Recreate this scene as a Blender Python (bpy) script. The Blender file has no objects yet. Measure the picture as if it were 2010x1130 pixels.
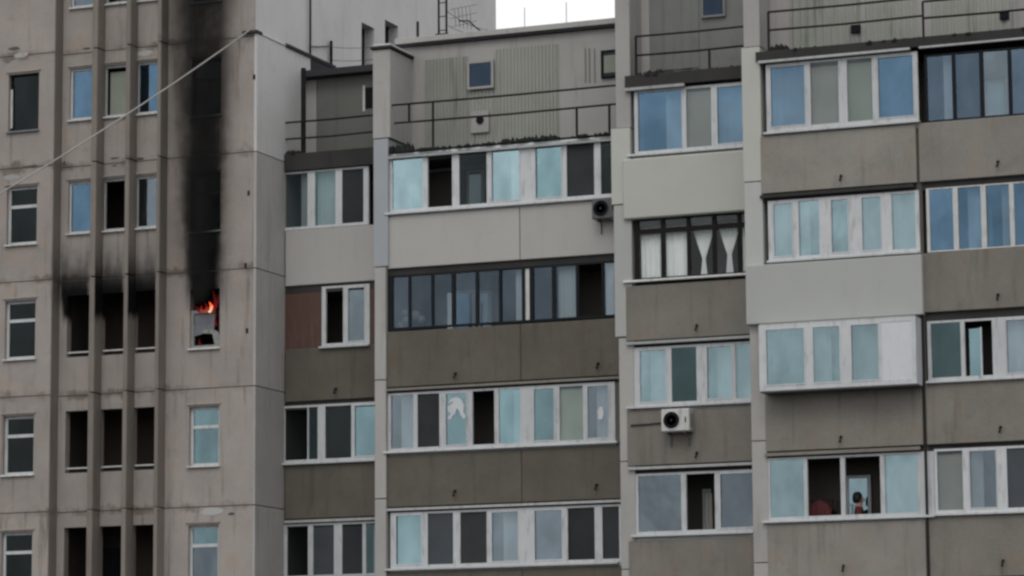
import bpy, bmesh, math, random
from mathutils import Vector, Matrix
random.seed(7)
sc = bpy.context.scene
col = sc.collection
R = math.radians

# ------------------------------------------------------------------ camera
GZ = 12.6                                   # height of the reference point above the ground
TH, PI_, RO, FPX, DIST = 0.381907, 0.146391, -0.0071843, 6380.27, 75.0
FW = Vector((-math.sin(TH)*math.cos(PI_), math.cos(TH)*math.cos(PI_), math.sin(PI_)))
_r = Vector((math.cos(TH), math.sin(TH), 0)); _u = _r.cross(FW)
RT = _r*math.cos(RO) + _u*math.sin(RO); UP = -_r*math.sin(RO) + _u*math.cos(RO)
CAM = Vector((0, 0, GZ)) - FW*DIST
cd = bpy.data.cameras.new('camera'); co = bpy.data.objects.new('camera', cd); col.objects.link(co)
m = Matrix((RT, UP, -FW)).transposed().to_4x4(); m.translation = CAM
co.matrix_world = m
cd.sensor_width = 36; cd.lens = 36*FPX/2010; cd.clip_start = .5; cd.clip_end = 5000
sc.camera = co

# ------------------------------------------------------------------ sky, sun, exposure
SUN_EL, SUN_AZ = R(50), R(10)
w = bpy.data.worlds.new('World'); sc.world = w; w.use_nodes = True
nt = w.node_tree; nt.nodes.clear(); L = nt.links.new
out = nt.nodes.new('ShaderNodeOutputWorld'); bg = nt.nodes.new('ShaderNodeBackground')
sky = nt.nodes.new('ShaderNodeTexSky'); sky.sky_type = 'NISHITA'; sky.sun_disc = False
sky.sun_elevation = SUN_EL; sky.sun_rotation = math.pi - SUN_AZ; sky.air_density = 1.5; sky.dust_density = 4
hs = nt.nodes.new('ShaderNodeHueSaturation'); hs.inputs['Saturation'].default_value = .35
L(sky.outputs[0], hs.inputs['Color'])
mx = nt.nodes.new('ShaderNodeMix'); mx.data_type = 'RGBA'; mx.inputs[0].default_value = .9
L(hs.outputs[0], mx.inputs[6]); mx.inputs[7].default_value = (10.6, 10.8, 11.0, 1)
tc = nt.nodes.new('ShaderNodeTexCoord'); nz = nt.nodes.new('ShaderNodeTexNoise')
nz.inputs['Scale'].default_value = 8.0; nz.inputs['Detail'].default_value = 6
L(tc.outputs['Generated'], nz.inputs['Vector'])
mr = nt.nodes.new('ShaderNodeMapRange'); mr.inputs[1].default_value = .3; mr.inputs[2].default_value = .7
mr.inputs[3].default_value = .74; mr.inputs[4].default_value = 1.26
L(nz.outputs[0], mr.inputs[0])
mm = nt.nodes.new('ShaderNodeVectorMath'); mm.operation = 'SCALE'
L(mx.outputs[2], mm.inputs[0]); L(mr.outputs[0], mm.inputs['Scale'])
L(mm.outputs[0], bg.inputs[0]); bg.inputs[1].default_value = .1
L(bg.outputs[0], out.inputs[0])
sl = bpy.data.lights.new('sun', 'SUN'); sl.energy = .7; sl.angle = R(25); sl.color = (1, .97, .93)
so = bpy.data.objects.new('sun', sl); col.objects.link(so)
sd = Vector((math.sin(SUN_AZ)*math.cos(SUN_EL), -math.cos(SUN_AZ)*math.cos(SUN_EL), math.sin(SUN_EL)))
so.rotation_euler = sd.to_track_quat('Z', 'Y').to_euler()
vs = sc.view_settings; vs.view_transform = 'Standard'; vs.look = 'None'; vs.exposure = 0.0; vs.gamma = 1
sc.render.engine = 'CYCLES'
sc.cycles.use_denoising = True
sc.cycles.max_bounces = 6; sc.cycles.transparent_max_bounces = 16
sc.cycles.filter_width = 2.6

# ------------------------------------------------------------------ helpers
def at(u, v, Y):
    """point on the plane y = Y that the picture shows at (u, v) of the 2010 x 1130 photograph"""
    d = FW + RT*((u-1005)/FPX) + UP*((565-v)/FPX)
    return CAM + d*((Y-CAM.y)/d.y)
def atx(u, v, X):
    d = FW + RT*((u-1005)/FPX) + UP*((565-v)/FPX)
    return CAM + d*((X-CAM.x)/d.x)
def px(u, v, Y): return at(u, v, Y).x
def pz(u, v, Y): return at(u, v, Y).z

class MB:
    def __init__(s): s.v, s.f = [], []
    def quad(s, *p):
        n = len(s.v); s.v += [tuple(q) for q in p]; s.f.append(tuple(range(n, n+len(p)))); return s
    def box(s, x0, x1, y0, y1, z0, z1):
        n = len(s.v)
        s.v += [(x0,y0,z0),(x1,y0,z0),(x1,y1,z0),(x0,y1,z0),(x0,y0,z1),(x1,y0,z1),(x1,y1,z1),(x0,y1,z1)]
        for f in ((0,1,5,4),(1,2,6,5),(2,3,7,6),(3,0,4,7),(4,5,6,7),(3,2,1,0)): s.f.append(tuple(n+i for i in f))
        return s
    def prism(s, pts, y0, y1):
        """outline in x, z pushed from y0 to y1"""
        n = len(s.v); k = len(pts)
        s.v += [(x, y0, z) for x, z in pts] + [(x, y1, z) for x, z in pts]
        s.f.append(tuple(range(n, n+k))); s.f.append(tuple(range(n+2*k-1, n+k-1, -1)))
        for i in range(k):
            j = (i+1) % k; s.f.append((n+j, n+i, n+k+i, n+k+j))
        return s
    def tube(s, pts, r, seg=8):
        n = len(s.v); pts = [Vector(p) for p in pts]
        rr = r if isinstance(r, (list, tuple)) else [r]*len(pts)
        for i, p in enumerate(pts):
            d = (pts[min(i+1, len(pts)-1)] - pts[max(i-1, 0)]).normalized()
            a = d.orthogonal().normalized() if abs(d.z) < .9 else d.cross(Vector((1,0,0))).normalized()
            if abs(d.z) < .9: a = d.cross(Vector((0,0,1))).normalized()
            b = d.cross(a)
            for k in range(seg):
                t = 2*math.pi*k/seg; s.v.append(tuple(p + (a*math.cos(t) + b*math.sin(t))*rr[i]))
        for i in range(len(pts)-1):
            for k in range(seg):
                a = n+i*seg+k; b = n+i*seg+(k+1) % seg
                s.f.append((a, b, b+seg, a+seg))
        s.f.append(tuple(range(n+seg-1, n-1, -1))); e = n+(len(pts)-1)*seg; s.f.append(tuple(range(e, e+seg)))
        return s
    def lathe(s, prof, c, axis='Z', seg=20):
        n = len(s.v); c = Vector(c)
        for r, h in prof:
            for k in range(seg):
                t = 2*math.pi*k/seg; a, b = r*math.cos(t), r*math.sin(t)
                s.v.append(tuple(c + (Vector((a, b, h)) if axis == 'Z' else Vector((a, h, b)))))
        for i in range(len(prof)-1):
            for k in range(seg):
                a = n+i*seg+k; b = n+i*seg+(k+1) % seg; s.f.append((a, b, b+seg, a+seg))
        s.f.append(tuple(range(n, n+seg))); e = n+(len(prof)-1)*seg; s.f.append(tuple(range(e, e+seg)))
        return s
    def build(s, name, mat, parent=None, bevel=0, smooth=False):
        me = bpy.data.meshes.new(name); me.from_pydata(s.v, [], s.f); me.update()
        bm = bmesh.new(); bm.from_mesh(me)
        bmesh.ops.recalc_face_normals(bm, faces=bm.faces)
        if bevel: bmesh.ops.bevel(bm, geom=list(bm.edges), offset=bevel, segments=1, affect='EDGES', profile=.5)
        bm.to_mesh(me); bm.free()
        if smooth:
            for p in me.polygons: p.use_smooth = True
        me.materials.append(mat)
        o = bpy.data.objects.new(name, me); col.objects.link(o)
        if parent: o.parent = parent
        return o
def tag(o, label=None, cat=None, group=None, kind=None):
    if label: o['label'] = label
    if cat: o['category'] = cat
    if group: o['group'] = group
    if kind: o['kind'] = kind
    return o
def empty(name, label, cat, loc=(0, 0, 0), group=None):
    o = bpy.data.objects.new(name, None); col.objects.link(o); o.empty_display_size = .3; o.location = loc
    return tag(o, label, cat, group)

# ------------------------------------------------------------------ materials
class NT:
    def __init__(s, name):
        s.m = bpy.data.materials.new(name); s.m.use_nodes = True; s.t = s.m.node_tree; s.t.nodes.clear()
        s.out = s.t.nodes.new('ShaderNodeOutputMaterial')
    def n(s, typ, **kw):
        o = s.t.nodes.new(typ)
        for k, v in kw.items(): setattr(o, k, v)
        return o
    def l(s, a, b): s.t.links.new(a, b)
    def math(s, op, a, b=None, c=None, clamp=False):
        o = s.n('ShaderNodeMath', operation=op, use_clamp=clamp)
        for i, x in enumerate((a, b, c)):
            if x is None: continue
            if isinstance(x, (int, float)): o.inputs[i].default_value = x
            else: s.l(x, o.inputs[i])
        return o.outputs[0]
    def rng(s, x, a, b, c=0., d=1., smooth=True):
        o = s.n('ShaderNodeMapRange'); o.interpolation_type = 'SMOOTHSTEP' if smooth else 'LINEAR'
        s.l(x, o.inputs[0])
        for i, v in enumerate((a, b, c, d)):
            if isinstance(v, (int, float)): o.inputs[i+1].default_value = v
            else: s.l(v, o.inputs[i+1])
        return o.outputs[0]
    def noise(s, vec, scale, detail=4, rough=.55):
        o = s.n('ShaderNodeTexNoise'); o.inputs['Scale'].default_value = scale
        o.inputs['Detail'].default_value = detail; o.inputs['Roughness'].default_value = rough
        s.l(vec, o.inputs['Vector']); return o.outputs[0]
    def mapped(s, vec, scale):
        o = s.n('ShaderNodeMapping'); o.inputs['Scale'].default_value = scale; s.l(vec, o.inputs['Vector']); return o.outputs[0]
    def mix(s, fac, a, b, blend='MIX'):
        o = s.n('ShaderNodeMix', data_type='RGBA', blend_type=blend)
        for i, x in ((0, fac), (6, a), (7, b)):
            if isinstance(x, (int, float)): o.inputs[i].default_value = x
            elif isinstance(x, tuple): o.inputs[i].default_value = x + (1,) if len(x) == 3 else x
            else: s.l(x, o.inputs[i])
        return o.outputs[2]
    def bsdf(s, rough=.85, spec=.3):
        b = s.n('ShaderNodeBsdfPrincipled'); b.inputs['Roughness'].default_value = rough
        b.inputs['Specular IOR Level'].default_value = spec
        s.l(b.outputs[0], s.out.inputs[0]); return b

def soot_mask(k, srcs, pos, nval):
    """stain left by smoke: (centre x, half width, edge, z of the opening, z where it fades, top strength)"""
    sx = k.n('ShaderNodeSeparateXYZ'); k.l(pos, sx.inputs[0]); x, z = sx.outputs[0], sx.outputs[2]
    wob = k.math('MULTIPLY', k.math('SUBTRACT', nval, .5), .35)
    tot = None
    for (xc, hw, ed, zb, zt, low) in srcs:
        d = k.math('ABSOLUTE', k.math('SUBTRACT', k.math('ADD', x, k.math('MULTIPLY', wob, .5)), xc))
        narrow = k.rng(z, zb-.35, zb+.55, -.14, 0.)
        a = k.rng(k.math('SUBTRACT', d, narrow), hw-ed, hw+ed, 1., 0.)
        b = k.rng(k.math('ADD', z, wob), zb-.38, zb-.02, 0., 1.)
        c = k.rng(k.math('ADD', z, wob), zb+.45, zt, 1., low)
        s_ = k.math('MULTIPLY', k.math('MULTIPLY', a, b), c)
        tot = s_ if tot is None else k.math('MAXIMUM', tot, s_)
    return tot

def concrete(name, c, var=.22, streak=.25, dirt=(.09, .08, .07), dirt_amt=.35, soot=None, bump=.25, rough=.95, joints=None, sides=False, warm=.0):
    k = NT(name); b = k.bsdf(rough, .08)
    g = k.n('ShaderNodeNewGeometry'); oi = k.n('ShaderNodeObjectInfo')
    off = k.n('ShaderNodeCombineXYZ')
    for i in range(3): k.l(k.math('MULTIPLY', oi.outputs['Random'], 37.+11*i), off.inputs[i])
    add = k.n('ShaderNodeVectorMath', operation='ADD'); k.l(g.outputs['Position'], add.inputs[0]); k.l(off.outputs[0], add.inputs[1])
    P = add.outputs[0]
    n1 = k.noise(P, .9, 6, .6); n2 = k.noise(k.mapped(P, (5, 5, .45)), 1., 5, .6); n3 = k.noise(P, 22, 3, .6)
    v = k.math('ADD', 1., k.math('MULTIPLY', k.math('SUBTRACT', n1, .5), var*2))
    v = k.math('ADD', v, k.math('MULTIPLY', k.math('SUBTRACT', n3, .5), var*.9))
    v = k.math('MULTIPLY', v, k.rng(oi.outputs['Random'], 0, 1, .93, 1.07, False))
    base = k.n('ShaderNodeVectorMath', operation='SCALE'); base.inputs[0].default_value = c; k.l(v, base.inputs['Scale'])
    st = k.rng(n2, .52, .78, 0, streak)
    cc = k.mix(st, base.outputs[0], dirt)
    bl = k.rng(k.noise(P, 2.3, 5, .65), .58, .74, 0, dirt_amt)
    cc = k.mix(bl, cc, tuple(.55*x+.35*d for x, d in zip(c, dirt)))
    if warm:                                   # patches of rust and lichen tint
        wn = k.noise(P, 1.7, 4, .6)
        cc = k.mix(k.rng(wn, .5, .75, 0, warm), cc, (c[0]*1.12, c[1]*.95, c[2]*.78))
        cc = k.mix(k.rng(wn, .5, .25, 0, warm), cc, (c[0]*.86, c[1]*.93, c[2]*.9))
    if joints:                                 # leaked mortar and dirt that ran out of the panel joints
        z0, amt = joints
        sz = k.n('ShaderNodeSeparateXYZ'); k.l(g.outputs['Position'], sz.inputs[0])
        wz = k.math('MULTIPLY', k.math('SUBTRACT', k.noise(k.mapped(g.outputs['Position'], (3.2, 3.2, 2.)), 1., 5, .65), .5), .55)
        f = k.math('FRACT', k.math('ADD', k.math('DIVIDE', k.math('SUBTRACT', k.math('ADD', sz.outputs[2], wz), z0), ST), 100.5))
        d = k.math('ABSOLUTE', k.math('SUBTRACT', f, .5))
        patch = k.rng(k.noise(k.mapped(g.outputs['Position'], (1.1, 1.1, .25)), 1., 4, .6), .42, .66, .12, 1.)
        cc = k.mix(k.math('MULTIPLY', k.rng(d, .012, .055, amt, 0.), patch), cc, dirt)
        pale = k.rng(k.noise(k.mapped(P, (1.5, 1.5, 1.5)), 1.2, 3, .5), .6, .68, 0, .35)
        cc = k.mix(k.math('MULTIPLY', pale, k.rng(d, .06, .14, 1., 0.)), cc, (c[0]*1.12, c[1]*1.13, c[2]*1.1))
    if soot:
        sm = soot_mask(k, soot, g.outputs['Position'], k.noise(k.mapped(g.outputs['Position'], (2.2, 2.2, .8)), 1.4, 4, .55))
        if sides:
            nn = k.n('ShaderNodeSeparateXYZ'); k.l(g.outputs['Normal'], nn.inputs[0])
            sm = k.math('MULTIPLY', sm, k.rng(nn.outputs[1], -.95, -.5, .12, 1.))
        stv = k.rng(k.noise(k.mapped(g.outputs['Position'], (13, 13, .7)), 1., 4, .6), .35, .7, .55, 1.1)
        blot = k.rng(k.noise(g.outputs['Position'], 4.5, 5, .65), .3, .6, .7, 1.05)
        edge = k.math('MULTIPLY', k.math('MULTIPLY', stv, blot), sm)
        sm = k.rng(sm, .35, .95, edge, sm)
        hx = k.n('ShaderNodeSeparateXYZ'); k.l(g.outputs['Position'], hx.inputs[0])
        halo = k.math('MULTIPLY', k.rng(k.math('ABSOLUTE', k.math('SUBTRACT', hx.outputs[0], fire_x-.1)), .4, 1.05, .62, 0.), k.rng(hx.outputs[2], fire_z-.1, fire_z+1.6, 0., 1.))
        cc = k.mix(k.math('MULTIPLY', halo, blot), cc, (.095, .08, .066))
        cc = k.mix(sm, cc, (.007, .007, .0075))
    k.l(cc, b.inputs['Base Color'])
    bp = k.n('ShaderNodeBump'); bp.inputs['Strength'].default_value = bump; bp.inputs['Distance'].default_value = .02
    k.l(k.math('ADD', n3, k.math('MULTIPLY', n1, .6)), bp.inputs['Height']); k.l(bp.outputs[0], b.inputs['Normal'])
    return k.m

def plain(name, c, rough=.5, spec=.4, var=.08, scale=6., metal=0., dirt=None):
    k = NT(name); b = k.bsdf(rough, spec); b.inputs['Metallic'].default_value = metal
    g = k.n('ShaderNodeNewGeometry'); oi = k.n('ShaderNodeObjectInfo')
    n = k.noise(g.outputs['Position'], scale, 4)
    v = k.math('ADD', k.rng(oi.outputs['Random'], 0, 1, 1-var, 1+var, False), k.math('MULTIPLY', k.math('SUBTRACT', n, .5), var*3))
    s = k.n('ShaderNodeVectorMath', operation='SCALE'); s.inputs[0].default_value = c; k.l(v, s.inputs['Scale'])
    cc = s.outputs[0]
    if dirt:
        cc = k.mix(k.rng(k.noise(k.mapped(g.outputs['Position'], (9, 9, 2)), 1.2, 5), .5, .75, 0, dirt), cc, (.14, .12, .1))
    k.l(cc, b.inputs['Base Color'])
    return k.m

def glass(name, tint, fac, thru=(.55, .6, .62), rough=.03, wave=.02):
    """coated pane: part of the light is mirrored, the rest passes with a tint"""
    k = NT(name); g = k.n('ShaderNodeNewGeometry'); oi = k.n('ShaderNodeObjectInfo')
    gl = k.n('ShaderNodeBsdfGlossy'); gl.inputs['Roughness'].default_value = rough
    tr = k.n('ShaderNodeBsdfTransparent'); tr.inputs[0].default_value = thru + (1,)
    s = k.n('ShaderNodeVectorMath', operation='SCALE'); s.inputs[0].default_value = tint
    off = k.n('ShaderNodeVectorMath', operation='ADD'); k.l(g.outputs['Position'], off.inputs[0])
    cx = k.n('ShaderNodeCombineXYZ'); k.l(k.math('MULTIPLY', oi.outputs['Random'], 60.), cx.inputs[0]); k.l(cx.outputs[0], off.inputs[1])
    n = k.noise(k.mapped(off.outputs[0], (1.6, 1.6, .9)), 1., 4, .5)
    k.l(k.math('MULTIPLY', k.rng(oi.outputs['Random'], 0, 1, .86, 1.12, False), k.rng(n, .3, .7, .84, 1.12)), s.inputs['Scale'])
    k.l(s.outputs[0], gl.inputs['Color'])
    bp = k.n('ShaderNodeBump'); bp.inputs['Strength'].default_value = wave; bp.inputs['Distance'].default_value = .3
    k.l(k.noise(off.outputs[0], 1.3, 2), bp.inputs['Height']); k.l(bp.outputs[0], gl.inputs['Normal'])
    mxs = k.n('ShaderNodeMixShader'); mxs.inputs[0].default_value = fac
    k.l(tr.outputs[0], mxs.inputs[1]); k.l(gl.outputs[0], mxs.inputs[2]); k.l(mxs.outputs[0], k.out.inputs[0])
    return k.m

# planes of the facades (y grows away from the street)
YL, YLF = -.72, -1.10                       # tower: wall plane, rib / left bay plane
YA, YB, YC, YD = .80, 0., -1.04, -2.52
ZJ = dict(L=.7705+GZ, B=.6457+GZ, C=1.2608+GZ, D=1.295+GZ)   # first panel joint below the terrace floors
ST = 2.8

def mid(*a): return sum(a)/len(a)
fire_x = px(400, 560, YL); fire_z = pz(400, 600, YL)
SOOT = [(fire_x, .46, .20, fire_z, fire_z+8.2, .55)]
for (xa, xb, yt) in ((128, 178, 578), (195, 245, 576), (262, 308, 573)):
    SOOT.append((px(mid(xa, xb), yt, YL)-.10, .43, .10, pz(xa, yt, YL)-.45, pz(xa, 455, YL), 0.))

M = {}
M['tower'] = concrete('weathered_panel_concrete', (.318, .286, .265), .26, .75, (.13, .108, .09), .55, SOOT, joints=(ZJ['L'], .8), warm=.45)
M['rib'] = concrete('dirty_shaded_rib_concrete', (.215, .19, .168), .22, .6, (.10, .083, .068), .45, SOOT, joints=(ZJ['L'], .5), sides=True)  # rib dirt, with the shade of rib sides and bay return in the colour
M['tower_side'] = concrete('pale_side_concrete', (.53, .52, .515), .14, .22, (.24, .23, .22), .3, warm=.15)
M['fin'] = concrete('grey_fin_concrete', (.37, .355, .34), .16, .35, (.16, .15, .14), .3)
M['blue_fin'] = concrete('bluish_painted_plaster', (.345, .365, .385), .12, .2, (.2, .2, .2), .2)
M['dark_conc'] = concrete('dark_aggregate_concrete', (.115, .105, .089), .36, .45, (.055, .048, .04), .45, warm=.5)
M['mid_conc'] = concrete('grey_aggregate_concrete', (.205, .190, .168), .32, .5, (.085, .074, .062), .5, warm=.5)
M['lite_conc'] = concrete('light_grey_concrete', (.245, .230, .207), .3, .5, (.10, .088, .075), .5, warm=.5)
M['plaster'] = concrete('light_grey_plaster', (.42, .405, .385), .08, .16, (.25, .23, .21), .18, bump=.1)
M['cream'] = concrete('greenish_cream_plaster', (.455, .46, .415), .08, .1, (.3, .3, .26), .12, bump=.06)
M['palegrey'] = concrete('pale_grey_plaster', (.41, .415, .395), .07, .14, (.24, .24, .22), .15, bump=.06)
M['joint'] = concrete('dirty_joint_mortar', (.10, .09, .08), .4, .3, (.04, .035, .03), .5)
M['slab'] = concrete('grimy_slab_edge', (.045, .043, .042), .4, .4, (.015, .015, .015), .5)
M['moss'] = concrete('black_moss', (.02, .022, .02), .5, .3, (.01, .01, .01), .5, bump=.8)
M['bitumen'] = concrete('roof_bitumen', (.045, .045, .05), .25, .2, (.02, .02, .02), .3)
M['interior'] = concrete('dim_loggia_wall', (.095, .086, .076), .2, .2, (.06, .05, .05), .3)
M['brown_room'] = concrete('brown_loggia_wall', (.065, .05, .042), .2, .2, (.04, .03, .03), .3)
M['terrace'] = concrete('terrace_wall_concrete', (.33, .32, .305), .15, .45, (.15, .15, .13), .35)
M['terrace_dk'] = concrete('dark_terrace_wall', (.20, .205, .195), .18, .4, (.09, .1, .09), .4)
M['sheet'] = concrete('greenish_corrugated_sheet', (.30, .305, .275), .15, .75, (.10, .115, .09), .4, bump=.1)
M['sheet_dk'] = concrete('dark_green_sheet', (.16, .165, .15), .15, .4, (.08, .085, .075), .3, bump=.1)
M['ground'] = concrete('asphalt_ground', (.06, .06, .058), .3, .1, (.03, .03, .03), .3)
M['pvc'] = plain('white_pvc', (.49, .50, .51), .45, .25, .1, 3, dirt=.38)
M['oldwhite'] = plain('old_white_paint', (.56, .56, .54), .6, .3, .1, 4, dirt=.45)
M['sooty'] = plain('soot_covered_frame', (.022, .024, .026), .85, .05, .2, 6)
M['sootysill'] = plain('smoke_greyed_sill', (.16, .17, .175), .7, .2, .2, 6)
M['brownframe'] = plain('dark_brown_paint', (.02, .018, .017), .75, .08, .15, 6)
M['blackframe'] = plain('black_metal_frame', (.014, .016, .019), .75, .08, .15, 6)
M['brownsheet'] = plain('red_brown_sheet', (.085, .045, .037), .6, .3, .12, 2.5, dirt=.3)
M['flash'] = plain('zinc_flashing', (.36, .365, .36), .45, .4, .15, 3, dirt=.5)
M['iron'] = plain('rusty_black_iron', (.022, .019, .019), .85, .08, .3, 12)
M['screen'] = plain('insect_screen', (.035, .037, .04), .8, .15, .3, 1.5)
M['screen2'] = plain('bluish_screen', (.055, .063, .072), .6, .3, .2, 1.5)
M['beige'] = plain('beige_roller_blind', (.26, .25, .225), .8, .2, .12, 2)
M['greenblind'] = plain('greenish_roller_blind', (.25, .27, .225), .8, .2, .12, 2)
M['cloth'] = plain('white_curtain_cloth', (.80, .80, .78), .9, .1, .06, 4)
M['white'] = plain('white_panel', (.55, .56, .58), .4, .4, .05, 2, dirt=.12)
M['acwhite'] = plain('white_enamel', (.5, .5, .48), .5, .3, .06, 5, dirt=.5)
M['acdark'] = plain('dark_grey_enamel', (.085, .085, .09), .5, .4, .1, 5)
M['grille'] = plain('black_grille', (.014, .015, .017), .8, .05, .1, 8)
M['cable'] = plain('pale_cable_sheath', (.36, .335, .31), .7, .3, .12, 5)
M['dkcable'] = plain('dark_cable', (.05, .05, .052), .7, .3, .12, 5)
M['red'] = plain('dull_red_cloth', (.085, .026, .028), .9, .1, .15, 8)
M['skin'] = plain('skin', (.42, .25, .18), .6, .3, .05, 10)
M['hair'] = plain('dark_hair', (.012, .012, .013), .6, .3, .1, 20)
M['jeans'] = plain('dark_trousers', (.03, .035, .05), .9, .1, .1, 10)
M['pale'] = glass('pale_coated_glass', (.46, .64, .69), .48)
M['cyan'] = glass('cyan_coated_glass', (.36, .55, .60), .46)
M['blue'] = glass('blue_coated_glass', (.19, .33, .48), .44)
M['night'] = glass('night_blue_glass', (.25, .35, .5), .09)
M['slate'] = glass('slate_blue_glass', (.26, .36, .48), .30)
M['steel'] = glass('steel_blue_glass', (.38, .46, .52), .36)
M['teal'] = glass('dark_teal_glass', (.30, .46, .48), .18)
M['navy'] = glass('dark_navy_glass', (.30, .38, .46), .17)
M['clear'] = glass('clear_glass', (.75, .8, .82), .05, (.9, .93, .93))
M['dim'] = glass('dim_grey_glass', (.42, .5, .52), .045, (.3, .32, .32))
M['sootglass'] = glass('soot_filmed_glass', (.3, .38, .4), .06, (.1, .1, .1), .2)

# ------------------------------------------------------------------ ground
tag(MB().quad((-900, -900, 0), (900, -900, 0), (900, 900, 0), (-900, 900, 0)).build('ground', M['ground']), kind='structure')

# ------------------------------------------------------------------ generic building pieces
def cyc(seq): return list(seq)

def glazing(parent, Y, tl, bl, xr, members, panes, frame='pvc', sill=None, name='balcony_window', inset=.04, head=.05, foot=.07,
            depth=.07, label=None, transom=None, xshift=0):
    """a row of panes between upright members; members in photograph columns, first and last are the outer frame"""
    zt, zb = pz(tl[0], tl[1], Y), pz(bl[0], bl[1], Y)
    vy = mid(tl[1], bl[1])
    X = lambda u: px(u, vy-.065*(u-tl[0]), Y)
    mem = [(X(a), X(b)) for a, b in members]
    x0, x1 = mem[0][0], mem[-1][1]
    yf = Y+inset
    f = MB()
    for a, b in mem: f.box(a, b, yf, yf+depth, zb, zt)
    for (a, b), (c, d) in zip(mem[:-1], mem[1:]):
        f.box(b, c, yf+.003, yf+depth-.003, zt-head, zt)
        f.box(b, c, yf+.003, yf+depth-.003, zb, zb+foot)
        if transom: f.box(b, c, yf+.003, yf+depth-.003, zb+(zt-zb)*transom[0], zb+(zt-zb)*transom[1])
    if sill: f.box(x0, x1, yf+.012, yf+.06, zb-.16, zb-.002)
    fr = f.build(name, M[frame], parent)
    if label: fr['label'] = label
    spans = []
    for ((a, b), (c, d)), t in zip(zip(mem[:-1], mem[1:]), panes):
        zl, zh = zb+foot, zt-head
        cells = [(zl, zh)]
        if transom: cells = [(zl, zb+(zt-zb)*transom[0]), (zb+(zt-zb)*transom[1], zh)]
        spans.append((b, c, zl, zh, yf))
        if t == 'open': continue
        for (p, q) in cells:
            yy = yf+depth*.45 + random.uniform(-.006, .006)
            nm = {'screen': 'insect_screen', 'screen2': 'insect_screen', 'beige': 'roller_blind', 'greenblind': 'roller_blind', 'white': 'blank_panel', 'brownsheet': 'blank_panel'}.get(t, 'pane')
            if t in ('beige', 'greenblind'):
                yy += .05
                MB().box(b, c, yy, yy+.008, p, q-.05-.04*random.random()).build(nm, M[t], fr)
                MB().box(b-.004, c+.004, yf+depth*.45, yf+depth*.45+.008, p-.004, q+.004).build('pane', M['clear'], fr)
            else:
                tilt = random.uniform(-.006, .006)
                o = MB().quad((b-.004, yy+tilt, p-.004), (c+.004, yy-tilt, p-.004), (c+.004, yy-tilt, q+.004), (b-.004, yy+tilt, q+.004)).build(nm, M[t], fr) if t not in ('white', 'brownsheet') else \
                    MB().box(b-.004, c+.004, yf+.012, yf+.03, p-.004, q+.004).build(nm, M[t], fr)
            if t in ('pale', 'cyan', 'blue', 'steel') and (c-b) > .3 and frame == 'pvc' and random.random() < .7:
                s = MB(); e = .028                       # opening sash: a slimmer frame within the frame
                s.box(b, b+e, yf-.008, yf+.03, p, q).box(c-e, c, yf-.008, yf+.03, p, q)
                s.box(b+e, c-e, yf-.007, yf+.029, p, p+e).box(b+e, c-e, yf-.007, yf+.029, q-e, q)
                s.build('sash', M[frame], fr)
    for ((b, c, zl, zh, yf_), t) in zip(spans, panes):
        if t in ('pale', 'cyan', 'blue', 'steel', 'teal', 'navy', 'slate') and random.random() < .5:
            u0 = random.choice((0, 0, .35, .6)); u1 = 1 if u0 else random.choice((1, 1, .45, .6)); nb = MB(); n = 16
            for q in range(n+1):
                x = b+(c-b)*(u0+(u1-u0)*q/n); yy = yf_+.16+.014*math.sin(q*1.9+b*7)
                nb.v += [(x, yy, zl-.02), (x, yy, zh+.02)]
            for q in range(n): nb.f.append((2*q, 2*q+2, 2*q+3, 2*q+1))
            nb.build('net_curtain', M['cloth'], fr, smooth=True)
    if sill:
        lx0, lx1, mt = sill
        MB().box(X(lx0), X(lx1), Y-.09, yf+.02, zb-.055, zb-.004).build('sill', M[mt], fr, .006)
    return fr, spans, zt, zb

def parapet(parent, Y, ul, ur, v, ztop, zbot, mat, out=0., th=.12, label=None):
    o = MB().box(px(ul, v, Y), px(ur, v-.065*(ur-ul), Y), Y-out, Y+th, zbot, ztop).build('parapet_panel', M[mat], parent, .012)
    if label: o['label'] = label
    return o

def spout(parent, u, v, Y):
    p = at(u, v, Y)
    MB().tube([(p.x, Y+.02, p.z+.06), (p.x, Y-.07, p.z+.05), (p.x-.005, Y-.12, p.z-.07)], .028, 8).build('drain_spout', M['iron'], parent)

# ------------------------------------------------------------------ tower with the fire
tower = empty('apartment_tower', 'weathered concrete panel tower with soot stained windows and a burning window', 'building', (px(200, 565, YL), YL, 0))
tower_parts = []
def T(o): o.parent = tower; o.matrix_parent_inverse = tower.matrix_world.inverted(); return o
bpy.context.view_layer.update()
inv_t = Matrix.Translation(-tower.location)

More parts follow.
